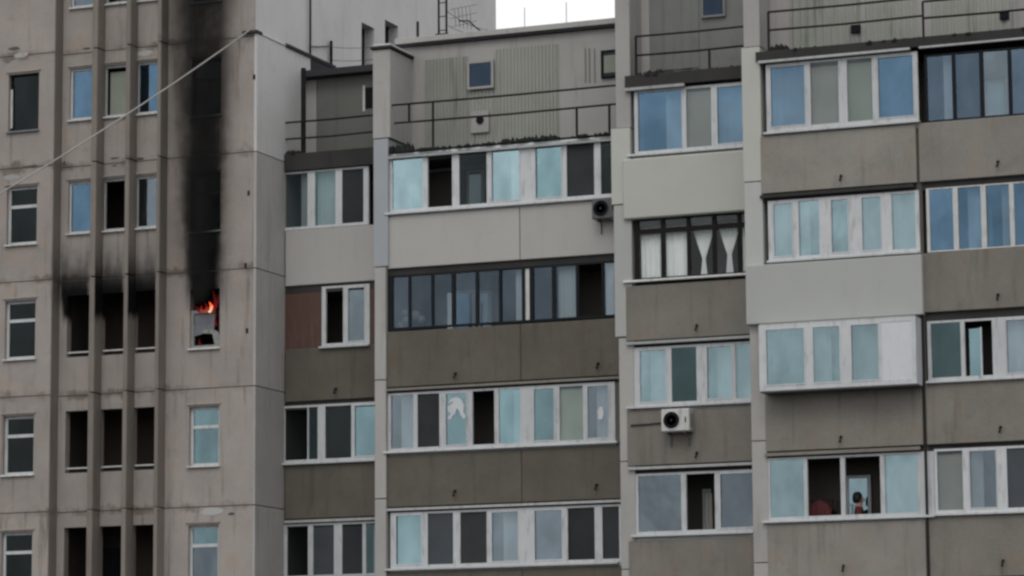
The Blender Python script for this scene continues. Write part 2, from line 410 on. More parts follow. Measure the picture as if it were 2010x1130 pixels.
def holed(name, mat, parent, x0, x1, z0, z1, yf, depth, holes, edge=.05):
    xs = sorted({x0, x1, *[h[0] for h in holes], *[h[1] for h in holes]}); zs = sorted({z0, z1, *[h[2] for h in holes], *[h[3] for h in holes]})
    xs = [x for x in xs if x0 <= x <= x1]; zs = [z for z in zs if z0 <= z <= z1]
    b = MB()
    for xa, xb in zip(xs[:-1], xs[1:]):
        for za, zb in zip(zs[:-1], zs[1:]):
            cx, cz = (xa+xb)/2, (za+zb)/2
            if any(h[0] < cx < h[1] and h[2] < cz < h[3] for h in holes): continue
            b.quad((xa, yf, za), (xb, yf, za), (xb, yf, zb), (xa, yf, zb))
    for (a, c, p, q) in holes:
        p_, q_ = max(p, z0), min(q, z1)
        if p_ >= q_ or c <= x0 or a >= x1: continue
        b.quad((a, yf, p_), (a, yf+depth, p_), (a, yf+depth, q_), (a, yf, q_)).quad((c, yf, p_), (c, yf, q_), (c, yf+depth, q_), (c, yf+depth, p_))
        if p >= z0: b.quad((a, yf, p), (c, yf, p), (c, yf+depth, p), (a, yf+depth, p))
        if q <= z1: b.quad((a, yf, q), (a, yf+depth, q), (c, yf+depth, q), (c, yf, q))
    e = edge
    b.quad((x0, yf, z0), (x0, yf, z1), (x0, yf+e, z1), (x0, yf+e, z0)).quad((x1, yf, z0), (x1, yf+e, z0), (x1, yf+e, z1), (x1, yf, z1))
    b.quad((x0, yf, z0), (x0, yf+e, z0), (x1, yf+e, z0), (x1, yf, z0)).quad((x0, yf, z1), (x1, yf, z1), (x1, yf+e, z1), (x0, yf+e, z1))
    return b.build(name, mat, parent)

root_t = tower
XL0 = px(-160, 565, YLF)                     # left end of the tower, outside the frame
xlb = px(102, 565, YLF)                      # right edge of the left bay
xs0 = xlb
ribs = [(px(a, 565, YLF), px(b, 565, YLF)) for a, b in ((175, 186), (242.5, 251), (305, 312))]
xcr = px(497, 565, YL)                       # corner of the tower
ztop_t = ZJ['L']+ST*4
# openings
left_w = []
zb0, zt0 = pz(40, 479, YLF), pz(40, 366, YLF)
lx0, lx1 = px(13, 420, YLF), px(73, 420, YLF)
for k in range(-1, 4): left_w.append((lx0, lx1, zb0-ST*k, zt0-ST*k))
def sx(i):
    a = px((132, 198.5, 263)[i], 565, YL)
    return a, ribs[i][0]+.02
s_zt = [pz((133, 199, 264)[i], (358, 352, 346)[i], YL) for i in range(3)]; s_zb = [pz((133, 199, 264)[i], (459, 453, 449)[i], YL) for i in range(3)]
s_zt = [mid(*s_zt)]*3; s_zb = [mid(*s_zb)]*3
o_zt, o_zb = mid(*[pz((133, 199, 264)[i], (580, 576, 573)[i], YL) for i in range(3)]), mid(*[pz((133, 199, 264)[i], (701, 697, 694)[i], YL) for i in range(3)])
strip_w = []
for k in (-2, -1, 0):
    for i in range(3): strip_w.append((*sx(i), s_zb[i]-ST*k, s_zt[i]-ST*k))
strip_o = []
for k in (0, 1, 2):
    for i in range(3): strip_o.append((*sx(i), o_zb-ST*k, o_zt-ST*k))
r_zt, r_zb = pz(372, 799, YL), pz(372, 915, YL)
rx0, rx1 = px(371, 850, YL), px(430, 850, YL)
right_w = [(rx0, rx1, r_zb-ST*k, r_zt-ST*k) for k in range(-4, 2)]
H = left_w+strip_w+strip_o+right_w
G = .012
zrows = [ZJ['L']-ST*k for k in range(-4, 4)]
xmid = ribs[2][1]-.02
for za, zb in zip(zrows[1:], zrows[:-1]):
    if za < 0: continue
    for nm, (xa, xb, y) in dict(a=(XL0, xlb, YLF), b=(xlb, xmid, YL), c=(xmid, xcr, YL)).items():
        hh = [h for h in H if xa <= h[0] < xb and h[2] < zb and h[3] > za]
        holed('wall_panel', M['tower'], root_t, xa+(G if nm != 'b' else 0), xb-(G if nm == 'a' else 0), za+G, zb-G, y, .22, hh)
for z in zrows:                               # mortar seen in the joints, set back from the panels
    MB().box(XL0, xlb-.02, YLF+.012, YLF+.1, z-.02, z+.02).box(xlb, xcr-.01, YL+.012, YL+.1, z-.02, z+.02).build('joint_mortar', M['joint'], root_t)
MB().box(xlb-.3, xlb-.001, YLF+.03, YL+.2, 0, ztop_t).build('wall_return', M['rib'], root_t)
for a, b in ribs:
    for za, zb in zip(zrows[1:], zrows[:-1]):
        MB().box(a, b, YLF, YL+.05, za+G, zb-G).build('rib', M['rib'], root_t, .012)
zbase = zrows[-1]
MB().box(XL0, xcr, YL+.02, YL+.4, 0, zbase-.02).build('base_wall', M['tower'], root_t)
# closed body behind: side wall with two roof doors, back, roof
yb = atx(975, 55, xcr).y
def side_door(u0, u1, vt, vb):
    a, b = atx(u0, vt, xcr), atx(u1, vt+.4*(u1-u0), xcr)
    return a.y, b.y, pz(0, 0, 0) if False else atx(u0, vb, xcr).z, a.z
doors = [side_door(711, 736, 43, 140), side_door(757, 783, 38, 108)]
sw = MB(); ys = sorted({YL+.05, yb, *[d[0] for d in doors], *[d[1] for d in doors]}); zs_ = sorted({0, ztop_t, *[d[2] for d in doors], *[d[3] for d in doors]})
for a, b in zip(ys[:-1], ys[1:]):
    for p, q in zip(zs_[:-1], zs_[1:]):
        if any(d[0] < (a+b)/2 < d[1] and d[2] < (p+q)/2 < d[3] for d in doors): continue
        sw.quad((xcr-.02, a, p), (xcr-.02, b, p), (xcr-.02, b, q), (xcr-.02, a, q))
for (a, b, p, q) in doors:
    x, d = xcr-.02, .3
    sw.quad((x, a, p), (x-d, a, p), (x-d, a, q), (x, a, q)).quad((x, b, p), (x, b, q), (x-d, b, q), (x-d, b, p)).quad((x, a, q), (x-d, a, q), (x-d, b, q), (x, b, q)).quad((x-d, a, p), (x-d, b, p), (x, b, p), (x, a, p))
sw.build('side_wall', M['tower_side'], root_t)
for (a, b, p, q) in doors: MB().box(xcr-.36, xcr-.3, a-.02, b+.02, p-.02, q+.02).build('roof_door', M['blackframe'], root_t)
MB().box(XL0, xcr-.03, yb-.3, yb, 0, ztop_t).build('back_wall', M['tower_side'], root_t)
MB().box(XL0, xcr, YL, yb, ztop_t, ztop_t+.3).build('roof_slab', M['bitumen'], root_t)
MB().box(XL0-.2, XL0, YLF, yb, 0, ztop_t).build('end_wall', M['tower_side'], root_t)
# partition walls and floors make the rooms dark and closed
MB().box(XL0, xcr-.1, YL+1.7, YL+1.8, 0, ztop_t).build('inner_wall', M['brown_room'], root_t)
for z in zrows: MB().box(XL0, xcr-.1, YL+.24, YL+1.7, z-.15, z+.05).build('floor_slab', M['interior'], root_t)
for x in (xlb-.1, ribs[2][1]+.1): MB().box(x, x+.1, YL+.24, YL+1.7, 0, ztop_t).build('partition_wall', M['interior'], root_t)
# tower windows
def tower_window(h, frame, panes, y, transom=None, wd=.065, glass_in=.1, sillm='oldwhite', name='window'):
    a, b, p, q = h; yf = y+glass_in
    f = MB().box(a, a+wd, yf, yf+.07, p, q).box(b-wd, b, yf, yf+.07, p, q).box(a+wd, b-wd, yf+.002, yf+.068, p, p+wd).box(a+wd, b-wd, yf+.002, yf+.068, q-wd, q)
    cells = [(p+wd, q-wd)]
    if transom:
        t = p+(q-p)*transom; f.box(a+wd, b-wd, yf-.006, yf+.068, t-wd*.6, t+wd*.6); cells = [(p+wd, t-wd*.6), (t+wd*.6, q-wd)]
    fr = f.build(name, M[frame], root_t)
    for (c, d), g in zip(cells, panes):
        if g == 'open': continue
        t_ = random.uniform(-.005, .005)
        MB().quad((a+wd-.004, yf+.035+t_, c-.004), (b-wd+.004, yf+.035-t_, c-.004), (b-wd+.004, yf+.035-t_, d+.004), (a+wd-.004, yf+.035+t_, d+.004)).build('pane', M[g], fr)
    MB().box(a-.03, b+.03, y-.07, yf+.02, p-.045, p-.003).build('sill', M[sillm], fr, .005)
    MB().box(a-.05, b+.04, y-.035, y+.02, q+.045, q+.075).build('drip_ledge', M['tower'], fr)
    return fr
for i, h in enumerate(left_w):
    if i == 0: tower_window(h, 'sooty', ['dim'], YLF, wd=.04, sillm='sootysill')
    else: tower_window(h, 'pvc', ['dim', 'dim'], YLF, .66)
MB().box(left_w[0][0]+.01, left_w[0][0]+.07, YLF+.085, YLF+.1, left_w[0][2]+.1, left_w[0][3]-.35).build('peeling_trim', M['oldwhite'], root_t)
kinds = [['steel', 'clear', 'steel'], ['blue', 'beige', 'blue'], ['blue', 'open', 'steel']]
for r in range(3):
    for i in range(3):
        t = kinds[r][i]
        fr = tower_window(strip_w[r*3+i], 'pvc', [t if t != 'beige' else 'open'], YL, wd=.055, glass_in=.06)
        if t == 'beige':                       # sash tipped inwards, pale blind in it
            a, b, p, q = strip_w[r*3+i]
            s = MB().prism([(a+.1, p+.08), (b-.04, p+.08), (b-.04, q-.14), (a+.1, q-.14)], YL+.17, YL+.19)
            s.build('roller_blind', M['greenblind'], fr)
# open loggias: rail in each opening, deep dark recess
for h in strip_o:
    a, b, p, q = h
    MB().box(a, b, YL+.05, YL+.11, p+.10, p+.135).build('loggia_rail', M['oldwhite'], root_t)
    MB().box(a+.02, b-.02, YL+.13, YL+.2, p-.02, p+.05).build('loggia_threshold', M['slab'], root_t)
a, b, p, q = strip_o[6]
MB().box(a+.16, b-.12, YL+1.4, YL+1.46, p-.4, q-.42).build('loggia_door', M['blackframe'], root_t)
# right bay
tower_window(right_w[0], 'sooty', ['sootglass']*2, YL, .66, sillm='sootysill')
for i in (1, 2): tower_window(right_w[i], 'sooty', ['sootglass']*2, YL, .66, sillm='sootysill')
for i in (4, 5): tower_window(right_w[i], 'pvc', ['steel' if i == 5 else 'cyan', 'cyan'], YL, .66)
# right_w[3] is the burning one
a, b, p, q = right_w[3]
zm = p+(q-p)*.63
bw = MB().box(a, a+.07, YL+.06, YL+.13, p, zm+.03).box(a+.07, b-.17, YL+.06, YL+.13, zm-.045, zm+.03).box(a+.07, b-.02, YL+.06, YL+.13, p, p+.07)
bw.prism([(b-.16, p+.07), (b-.03, p+.07), (b-.02, p+.28), (b-.08, p+.38), (b-.2, p+.43), (b-.46, p+.43), (b-.5, p+.36), (b-.22, p+.33)], YL+.05, YL+.13)
bwf = bw.build('burnt_window', plain('smoke_greyed_frame', (.30, .30, .29), .8, .1, .25, 9, dirt=.7), root_t); bwf['label'] = 'half burnt white window frame with its top burnt out'
MB().prism([(a+.07, p+.3), (b-.2, p+.42), (b-.17, zm-.04), (a+.07, zm-.04)], YL+.1, YL+.106).build('pane', plain('smoked_milky_glass', (.15, .155, .17), .6, .15, .3, 5), bwf)
MB().box(a-.03, b+.02, YL-.07, YL+.08, p-.05, p-.003).build('sill', M['oldwhite'], bwf, .006)
MB().box(b-.07, b-.01, YL+.07, YL+.12, p+.3, q).build('charred_post', M['sooty'], bwf)
# corner fin: a wing wall along the side, lower than the tower
zf = pz(488, 66, YL)
yfin = atx(655, 137, xcr+.05).y
fin0, fin1 = xcr-.0, xcr+.07
fz = [zf] + [ZJ['L']-ST*k for k in range(-1, 4)]
fz = [z for z in fz if z <= zf]
for i, (zt_, zb_) in enumerate(zip(fz[:-1], fz[1:])): MB().box(fin0, fin1, YL+.004, yfin, zb_+G, zt_-G).build('side_panel', M['tower_side' if i == 0 else 'fin'], root_t)  # open-sky light on the top panel, corner shade on lower ones, set by colour
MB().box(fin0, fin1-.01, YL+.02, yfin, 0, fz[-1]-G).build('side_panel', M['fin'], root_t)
MB().box(fin0+.005, fin1-.03, YL+.03, yfin-.01, 0, zf-.05).build('joint_mortar', M['joint'], root_t)
MB().box(xcr-.30, fin1+.03, YL-.06, YL+.25, zf-.01, zf+.07).build('fin_cap', M['slab'], root_t, .01)
ysplit = atx(560, 95, fin1).y
MB().box(xcr-.02, fin1+.02, YL+.25, ysplit, zf, zf+.03).build('coping', M['tower_side'], root_t)
MB().box(xcr-.02, fin1+.05, ysplit, yfin, zf-.02, zf+.06).build('coping', M['bitumen'], root_t)
for v_, u_ in ((150, 499), (378, 488), (648, 485), (520, 482)):
    c_ = at(u_, v_, YL); MB().box(c_.x-.03, c_.x+.03, YL-.006, YL+.02, c_.z-.07, c_.z+.05).build('anchor_plate', M['iron'], root_t)

# chipped concrete and old mortar patches along the joints
for u_, v_, w_, h_, mt in ((170, 95, 22, 5, 'joint'), (28, 95, 30, 9, 'joint'), (60, 327, 46, 8, 'joint'), (225, 310, 24, 4, 'joint'), (275, 312, 26, 6, 'joint'), (126, 320, 10, 10, 'joint'),
                         (166, 776, 18, 7, 'joint'), (254, 770, 22, 7, 'joint'), (270, 998, 10, 5, 'joint'), (170, 1003, 20, 6, 'joint'), (455, 1008, 18, 7, 'joint'), (225, 325, 16, 4, 'joint'),
                         (40, 108, 40, 12, 'fin'), (285, 105, 42, 12, 'palegrey'), (420, 1003, 60, 16, 'palegrey'), (25, 348, 44, 12, 'fin')):
    yy = YLF if u_ < 100 else YL
    c_ = at(u_, v_, yy); pts = []
    for j in range(11):
        t = 2*math.pi*j/11; r_ = random.uniform(.65, 1.1)
        pts.append((c_.x+math.cos(t)*w_/168*r_, c_.z+math.sin(t)*h_/168*r_))
    MB().prism(pts, yy-.004, yy+.01).build('mortar_patch', M[mt], root_t)

# ------------------------------------------------------------------ middle section (narrow and wide loggias)
mids = empty('apartment_section', 'middle section with narrow and wide glazed loggias under a flat roof', 'building', (px(760, 565, 0), 1, 0))
ax0, ax1 = fin1+.0, px(735, 565, YB-.05)+.1
bx0, bx1 = px(757, 565, YB), px(1214, 565, YB)+.35
# rows: parapet top from the sills, bottom from the storeys
zjA = mid(pz(551, 556, YA), pz(551, 792, YA)+ST, pz(551, 1024, YA)+2*ST)
A_rows = [('plaster', pz(551, 454, YA)), ('dark_conc', pz(551, 687, YA)), ('dark_conc', pz(551, 913, YA)), ('dark_conc', pz(551, 1140, YA))]
for k, (mt, zt) in enumerate(A_rows):
    zb = zjA-ST*k
    MB().box(ax0+.03, ax1, YA, YA+.12, zb, zt).build('parapet_panel', M[mt], mids, .012)
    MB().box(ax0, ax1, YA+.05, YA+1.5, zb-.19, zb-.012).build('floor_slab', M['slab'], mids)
    if k in (2,): MB().box(ax0+.03, ax1, YA-.02, YA+.04, zb-.09, zb-.03).build('flashing', M['flash'], mids)
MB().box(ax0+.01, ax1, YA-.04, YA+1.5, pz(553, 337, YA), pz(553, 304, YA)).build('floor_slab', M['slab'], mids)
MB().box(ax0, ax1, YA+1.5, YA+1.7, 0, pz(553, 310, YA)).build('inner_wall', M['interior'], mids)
MB().box(ax0, ax1, YA+.02, YA+.14, 0, zjA-3*ST-.2).build('base_wall', M['dark_conc'], mids)
glazing(mids, YA, (557, 338), (557, 452), 722, [(552, 558), (602, 617), (657, 670), (712, 722)], ['teal', 'teal', 'screen'], sill=None)
glazing(mids, YA, (632, 562), (632, 680), 722, [(630, 638), (672, 680), (716, 724)], ['open', 'steel'], sill=(628, 726, 'pvc'))
xa_, xb_ = px(550, 620, YA)+.02, px(629, 620, YA)
MB().box(xa_, xb_, YA+.05, YA+.09, pz(551, 687, YA), zjA-.19).build('cladding_sheet', M['brownsheet'], mids)
MB().box(px(725, 620, YA), ax1, YA+.05, YA+.09, pz(551, 687, YA), zjA-.19).build('cladding_sheet', M['brownsheet'], mids)
MB().box(xb_, px(725, 620, YA), YA+.06, YA+.1, pz(632, 562, YA), zjA-.19).build('cladding_sheet', M['brownsheet'], mids)
glazing(mids, YA, (556, 797), (556, 909), 740, [(552, 558), (602, 604), (622, 637), (688, 693), (742, 748)], ['dim', 'cyan', 'dim', 'cyan'], sill=(551, 745, 'pvc'))
glazing(mids, YA, (556, 1029), (556, 1136), 745, [(552, 562), (603, 613), (654, 670), (710, 717), (745, 750)], ['dim', 'screen2', 'screen', 'teal'])
# terrace above the narrow loggias
zfl = pz(553, 304, YA)
YAW = YA+1.25
ztr = pz(600, 157, YAW)
MB().box(ax0, ax1, YAW, YAW+.2, zfl-.3, ztr).build('terrace_wall', M['terrace_dk'], mids)
MB().box(ax0, px(622, 230, YAW), YAW-.03, YAW-.002, zfl-.2, ztr-.02).build('terrace_wall', M['fin'], mids)
MB().box(px(625, 230, YAW), ax1-.1, YAW-.05, YAW-.002, zfl-.1, ztr-.03).build('cladding_sheet', M['sheet_dk'], mids)
MB().box(ax0, ax1+.2, YAW-.35, YAW+3.2, ztr, ztr+.16).build('roof_slab', M['bitumen'], mids)
MB().box(fin1+.002, fin1+.03, YAW+.2, yfin, ztr+.16, zf-.02).build('bitumen_flashing', M['bitumen'], mids)
wa, wb = at(717, 172, YAW-.05), at(731, 212, YAW-.05)
MB().box(wa.x, wb.x+.2, YAW-.06, YAW-.045, wb.z, wa.z).build('terrace_window', M['grille'], mids)
MB().box(wa.x-.06, wa.x, YAW-.07, YAW-.045, wb.z-.06, wa.z+.06).build('window_trim', M['tower_side'], mids)
pp = at(592, 230, YA+.1)
MB().tube([(pp.x, YA+.2, zfl-.25), (pp.x, YA+.2, ztr+.05)], .06, 10).build('drain_pipe', M['iron'], mids)
def railing(parent, Y, pts_top, pts_low, posts, zfloor, rad=.024):
    a, b = at(*pts_top[0], Y), at(*pts_top[1], Y); z1 = mid(a.z, b.z)
    c, d = at(*pts_low[0], Y), at(*pts_low[1], Y); z2 = mid(c.z, d.z)
    rl = MB().tube([(a.x, Y, z1), (mid(a.x, b.x), Y, z1-.012), (b.x, Y, z1)], rad, 8).build('railing', M['iron'], parent)
    MB().tube([(c.x, Y, z2), (mid(c.x, d.x), Y, z2-.02), (d.x, Y, z2)], rad, 8).build('lower_rail', M['iron'], rl)
    for u, v, full in posts:
        x = px(u, v, Y)
        lo = {0: z2, 1: zfloor, 2: zfloor}[full]; hi = z1 if full != 2 else z2
        MB().box(x-.022, x+.022, Y-.02, Y+.02, lo, hi).build('post', M['iron'], rl)
    return rl
railing(mids, YA+.06, ((553, 239), (742, 227)), ((553, 272), (742, 259)), [(558, 250, 1)], zfl)
mo = MB()
def heap(b, x0, x1, y0, y1, z, h, n):
    for i in range(n):
        x = random.uniform(x0, x1); y = random.uniform(y0, y1); s = random.uniform(.04, .11)
        b.lathe([(.001, h*random.uniform(.5, 1)), (s*.6, h*.5), (s, 0), (s, -.03)], (x, y, z), seg=6)
heap(mo, px(552, 300, YA), px(600, 300, YA), YA, YA+.2, zfl, .14, 14)
tag(mo.build('moss', M['moss'], mids), kind='stuff')

# pilaster between the narrow and the wide loggias
YP = YB-.06
pcap = pz(748, 96, YP)
pj = [pcap] + [z for z in (pz(745, 272, YP), pz(745, 524, YP), pz(745, 746, YP), pz(745, 979, YP))] + [0]
pu0 = [(732, 766), (733, 762), (735, 757), (735, 757), (735, 757)]
for (zt_, zb_), (u0, u1), mt in zip(zip(pj[:-1], pj[1:]), pu0, ['fin', 'blue_fin', 'fin', 'fin', 'fin']):
    MB().box(px(u0, 565, YP), px(u1, 565, YP), YP, YB+1.28, zb_+.01, zt_-.01).build('pilaster', M[mt], mids, .012)
cx0, cx1 = px(728, 96, YP), px(768, 96, YP)
MB().box(cx0, cx1+.02, YP-.06, YB+1.3, pcap, pcap+.07).build('pilaster_cap', M['slab'], mids, .012)
MB().box(cx0+.05, cx1-.02, YP-.02, YB+1.2, pcap+.07, pcap+.12).build('pilaster_cap', M['tower_side'], mids, .012)

B_rows = [('plaster', pz(757, 426, YB)), ('dark_conc', pz(757, 652, YB)), ('dark_conc', pz(757, 894, YB)), ('dark_conc', pz(760, 1124, YB))]
xj = px(1021, 565, YB)
for k, (mt, zt) in enumerate(B_rows):
    zb = ZJ['B']-ST*k
    MB().box(bx0, xj-.008, YB, YB+.12, zb, zt).build('parapet_panel', M[mt], mids, .012)
    MB().box(xj+.008, bx1, YB, YB+.12, zb, zt).build('parapet_panel', M[mt], mids, .012)
    MB().box(xj-.03, xj+.03, YB+.025, YB+.1, zb+.02, zt-.02).build('joint_mortar', M['joint'], mids)
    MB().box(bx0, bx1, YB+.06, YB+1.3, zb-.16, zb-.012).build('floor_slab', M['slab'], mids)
    if k in (1, 2): MB().box(bx0-.02, bx1, YB-.03, YB+.04, zb-.085, zb-.03).build('flashing', M['flash' if k == 2 else 'mid_conc'], mids)
MB().box(bx0, bx1, YB+.1, YB+1.3, ZJ['B']+ST-.26, ZJ['B']+ST-.02).build('floor_slab', M['slab'], mids)
MB().box(bx0-.05, bx1, YB-.05, YB+.1, ZJ['B']+ST-.19, ZJ['B']+ST-.14).build('flashing', M['flash'], mids)
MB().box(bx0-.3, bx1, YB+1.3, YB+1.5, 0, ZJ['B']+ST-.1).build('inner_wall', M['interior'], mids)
MB().box(bx0, bx1, YB+.02, YB+.14, 0, ZJ['B']-3*ST-.2).build('base_wall', M['dark_conc'], mids)
for u, v in ((895, 737), (1175, 718), (894, 968), (1172, 956)): spout(mids, u, v, YB)
spout(mids, 660, 767, YA)
b1 = glazing(mids, YB, (763, 302), (763, 418), 1200, [(760, 769), (828, 838), (886, 900), (954, 962), (1020, 1048), (1103, 1111), (1165, 1178), (1214, 1222)],
        ['pale', 'open', 'dim', 'pale', 'cyan', 'screen', 'dim'], sill=(757, 1210, 'pvc'))
b2 = glazing(mids, YB, (763, 541), (763, 648), 1203, [(760, 770), (800, 805), (845, 850), (885, 892), (932, 938), (978, 983), (1023, 1029), (1038, 1046), (1082, 1090), (1129, 1135), (1180, 1185), (1216, 1222)],
        ['navy']*6+['oldwhite']+['navy', 'navy', 'open', 'steel'], frame='blackframe', head=.04, foot=.05)
b3 = glazing(mids, YB, (763, 772), (763, 886), 1205, [(760, 766), (810, 818), (861, 872), (916, 926), (969, 978), (1020, 1045), (1088, 1097), (1143, 1150), (1195, 1206)],
        ['steel', 'screen', 'cyan', 'open', 'cyan', 'cyan', 'greenblind', 'steel'], sill=(754, 1212, 'pvc'))
b4 = glazing(mids, YB, (768, 1006), (768, 1116), 1212, [(765, 774), (828, 838), (888, 902), (954, 962), (1018, 1046), (1104, 1113), (1166, 1181), (1214, 1222)],
        ['cyan', 'screen2', 'screen', 'steel', 'steel', 'screen', 'screen'], sill=(757, 1214, 'pvc'))
MB().box(px(1205, 800, YB), px(1220, 800, YB), YB+.05, YB+.1, pz(763, 886, YB), ZJ['B']-ST-.15).build('blank_panel', M['dark_conc'], mids)
# terrace storey and roof edge of the wide part
YBW = YB+1.25
zbf = ZJ['B']+ST-.02
ztb = pz(810, 92, YBW)
MB().box(px(772, 150, YBW), bx1, YBW, YBW+.25, zbf-.3, ztb).build('terrace_wall', M['terrace'], mids)
def corr(parent, u0, u1, v, Y, z0, z1, mat, pitch=.085):
    x0, x1 = px(u0, v, Y), px(u1, v, Y); n = max(2, int((x1-x0)/pitch)); b = MB()
    for i in range(n):
        xa, xb = x0+(x1-x0)*i/n, x0+(x1-x0)*(i+1)/n; d = xb-xa
        b.prism_x = None
        prof = [(xa, .03), (xa+d*.2, 0), (xa+d*.5, 0), (xa+d*.7, .03), (xb, .03)]
        for (p, h), (q, g) in zip(prof[:-1], prof[1:]):
            b.quad((p, Y-.05+h, z0), (q, Y-.05+g, z0), (q, Y-.05+g, z1), (p, Y-.05+h, z1))
    return b.build('corrugated_sheet', M[mat], parent)
corr(mids, 835, 919, 150, YBW, zbf+.05, pz(838, 118, YBW), 'sheet')
corr(mids, 972, 1096, 130, YBW, zbf+.05, pz(974, 98, YBW), 'sheet')
corr(mids, 921, 970, 200, YBW, zbf+.05, pz(923, 172, YBW)-.1, 'sheet')
for u in (1148, 1156, 1166):
    x = px(u, 130, YBW); MB().box(x, x+.03, YBW-.02, YBW+.01, pz(u, 162, YBW), pz(u, 95, YBW)).build('seam_strip', M['terrace_dk'], mids)
def small_window(parent, u0, u1, v0, v1, Y, glassm='blue', trim='tower_side', t=.06):
    a, b = at(u0, v0, Y), at(u1, v1, Y)
    f = MB().box(a.x-t, a.x, Y-.07, Y-.002, b.z-t, a.z+t).box(b.x, b.x+t, Y-.07, Y-.002, b.z-t, a.z+t).box(a.x, b.x, Y-.069, Y-.003, a.z, a.z+t).box(a.x, b.x, Y-.069, Y-.003, b.z-t, b.z)
    fr = f.build('small_window', M[trim], parent)
    MB().box(a.x, b.x, Y-.05, Y-.045, b.z, a.z).build('pane', M[glassm], fr)
    MB().box(a.x, b.x, Y-.03, Y-.004, b.z, a.z).build('backing', M['grille'], fr)
    return fr
small_window(mids, 923, 966, 126, 168, YBW-.06, 'night', 'terrace')
small_window(mids, 1185, 1232, 104, 146, YBW, 'dim', 'grille', .05)
MB().box(px(1187, 125, YBW), px(1230, 125, YBW), YBW-.06, YBW-.055, pz(1187, 144, YBW), pz(1187, 110, YBW)).build('roller_blind', M['greenblind'], mids)
vv = at(944, 236, YBW-.05)
MB().box(vv.x-.24, vv.x+.22, YBW-.1, YBW-.05, vv.z-.3, vv.z+.22).build('vent_plate', M['terrace'], mids)
MB().lathe([(.001, -.16), (.07, -.16), (.095, -.15), (.095, 0), (.001, 0)], (vv.x, YBW+.02, vv.z), 'Y', 16).build('wall_vent', M['grille'], mids)
# roof edge
MB().box(px(778, 90, YBW), bx1, YBW-.12, YBW+.3, ztb+.002, ztb+.06).build('roof_drip', M['bitumen'], mids)
MB().box(px(778, 90, YBW)+.02, bx1, YBW-.16, YBW+.3, ztb+.062, ztb+.20).build('coping', M['fin'], mids, .01)
MB().box(cx0, bx1, YBW+.3, yb+1, ztb-.1, ztb+.03).build('roof_slab', M['bitumen'], mids)
a, b = at(1056, 66, YBW), at(1091, 48, YBW)
MB().prism([(a.x, ztb+.2), (a.x+.02, b.z-.05), (a.x+.07, b.z), (b.x-.12, b.z), (b.x-.02, b.z-.09), (b.x+.02, ztb+.2)], YBW-.1, YBW+.3).build('vent_hood', M['tower_side'], mids)
railing(mids, YB+.06, ((770, 206), (1225, 166)), ((774, 241), (1225, 203)), [(803, 220, 0), (850, 240, 1), (1132, 225, 2), (1196, 215, 2)], zbf)
mo = MB()
heap(mo, px(764, 275, YB), px(806, 275, YB), YB+.02, YB+.3, zbf, .24, 26)
heap(mo, px(806, 275, YB), px(1200, 260, YB), YB, YB+.12, zbf, .07, 60)
heap(mo, px(985, 260, YB), px(1090, 255, YB), YB+.02, YB+.2, zbf, .15, 34)
tag(mo.build('moss', M['moss'], mids), kind='stuff')
MB().box(px(806, 275, YB), bx1, YB+.1, YBW, zbf-.02, zbf+.03).build('terrace_floor', M['bitumen'], mids)
# inner doors seen through the panes
def inner(parent, u0, u1, v0, v1, Y, mat):
    a, b = at(u0, v0, Y), at(u1, v1, Y)
    f = MB().box(a.x, b.x, Y-.05, Y, b.z, a.z).build('inner_door', M['white'], parent)
    MB().box(a.x+.07, b.x-.07, Y-.07, Y-.055, b.z+.07, a.z-.07).build('pane', M[mat], f)

# ------------------------------------------------------------------ right section
rights = empty('apartment_section', 'right hand section with stepped loggias, a cream painted parapet and an air conditioner', 'building', (px(1600, 565, YD), YD, 0))
cx0_, cx1_ = px(1228, 565, YC), px(1480, 565, YC)+.5
YPC = YC+.02
ZC0, ZC1 = pz(1250, 172, YC), pz(1250, 148, YC)
ZD0, ZD1 = pz(1506, 119, YD), pz(1506, 101, YD)
# pilaster beside the middle section, in storey-high lifts of different finish
segs = [(-60, 0, 'fin', 0), (0, 252, 'fin', 0), (252, 402, 'cream', .10), (402, 662, 'palegrey', .06), (662, 930, 'fin', 0), (930, 1110, 'fin', .0)]
xp0, xp1 = px(1213, 565, YPC), px(1242, 565, YPC)
zz = [pz(1220, 252, YPC), pz(1220, 402, YPC), pz(1220, 662, YPC), pz(1220, 906, YPC), pz(1220, 1118, YPC)]
ztopc = pz(1220, -220, YPC)
for (zt_, zb_), mt, g in zip(zip([ztopc]+zz, zz+[0]), ['fin', 'cream', 'palegrey', 'fin', 'fin', 'fin'], [0, .11, .07, 0, 0, 0]):
    MB().box(xp0-g, xp1, YPC-g*.5, YC+1.5, zb_+.008, zt_-.008).build('pilaster', M[mt], rights, .012)
C_rows = [('cream', pz(1230, 314, YC), .12), ('mid_conc', pz(1230, 562, YC), .02), ('mid_conc', pz(1230, 807, YC), .02), ('mid_conc', pz(1230, 1062, YC), .02)]
for k, (mt, zt, o) in enumerate(C_rows):
    zb = ZJ['C']-ST*k - (.06 if k == 0 else 0)
    MB().box(cx0_, cx1_, YC-o, YC+.12, zb, zt).build('parapet_panel', M[mt], rights, .03 if k == 0 else .012)
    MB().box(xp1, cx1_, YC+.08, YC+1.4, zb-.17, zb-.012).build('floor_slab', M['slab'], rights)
    if k in (1, 2): MB().box(cx0_+.02, cx1_, YC-.06, YC+.04, zb-.09, zb-.03).build('flashing', M['flash'], rights)
MB().box(xp1-.1, cx1_, YC-.06, YC+1.4, ZC0, ZC1).build('floor_slab', M['slab'], rights)
MB().box(xp1-.1, px(1345, 170, YC), YC-.09, YC+.03, ZC0-.07, ZC0-.004).build('flashing', M['flash'], rights)
MB().box(xp0, cx1_, YC+1.4, YC+1.6, 0, ZC1-.1).build('inner_wall', M['interior'], rights)
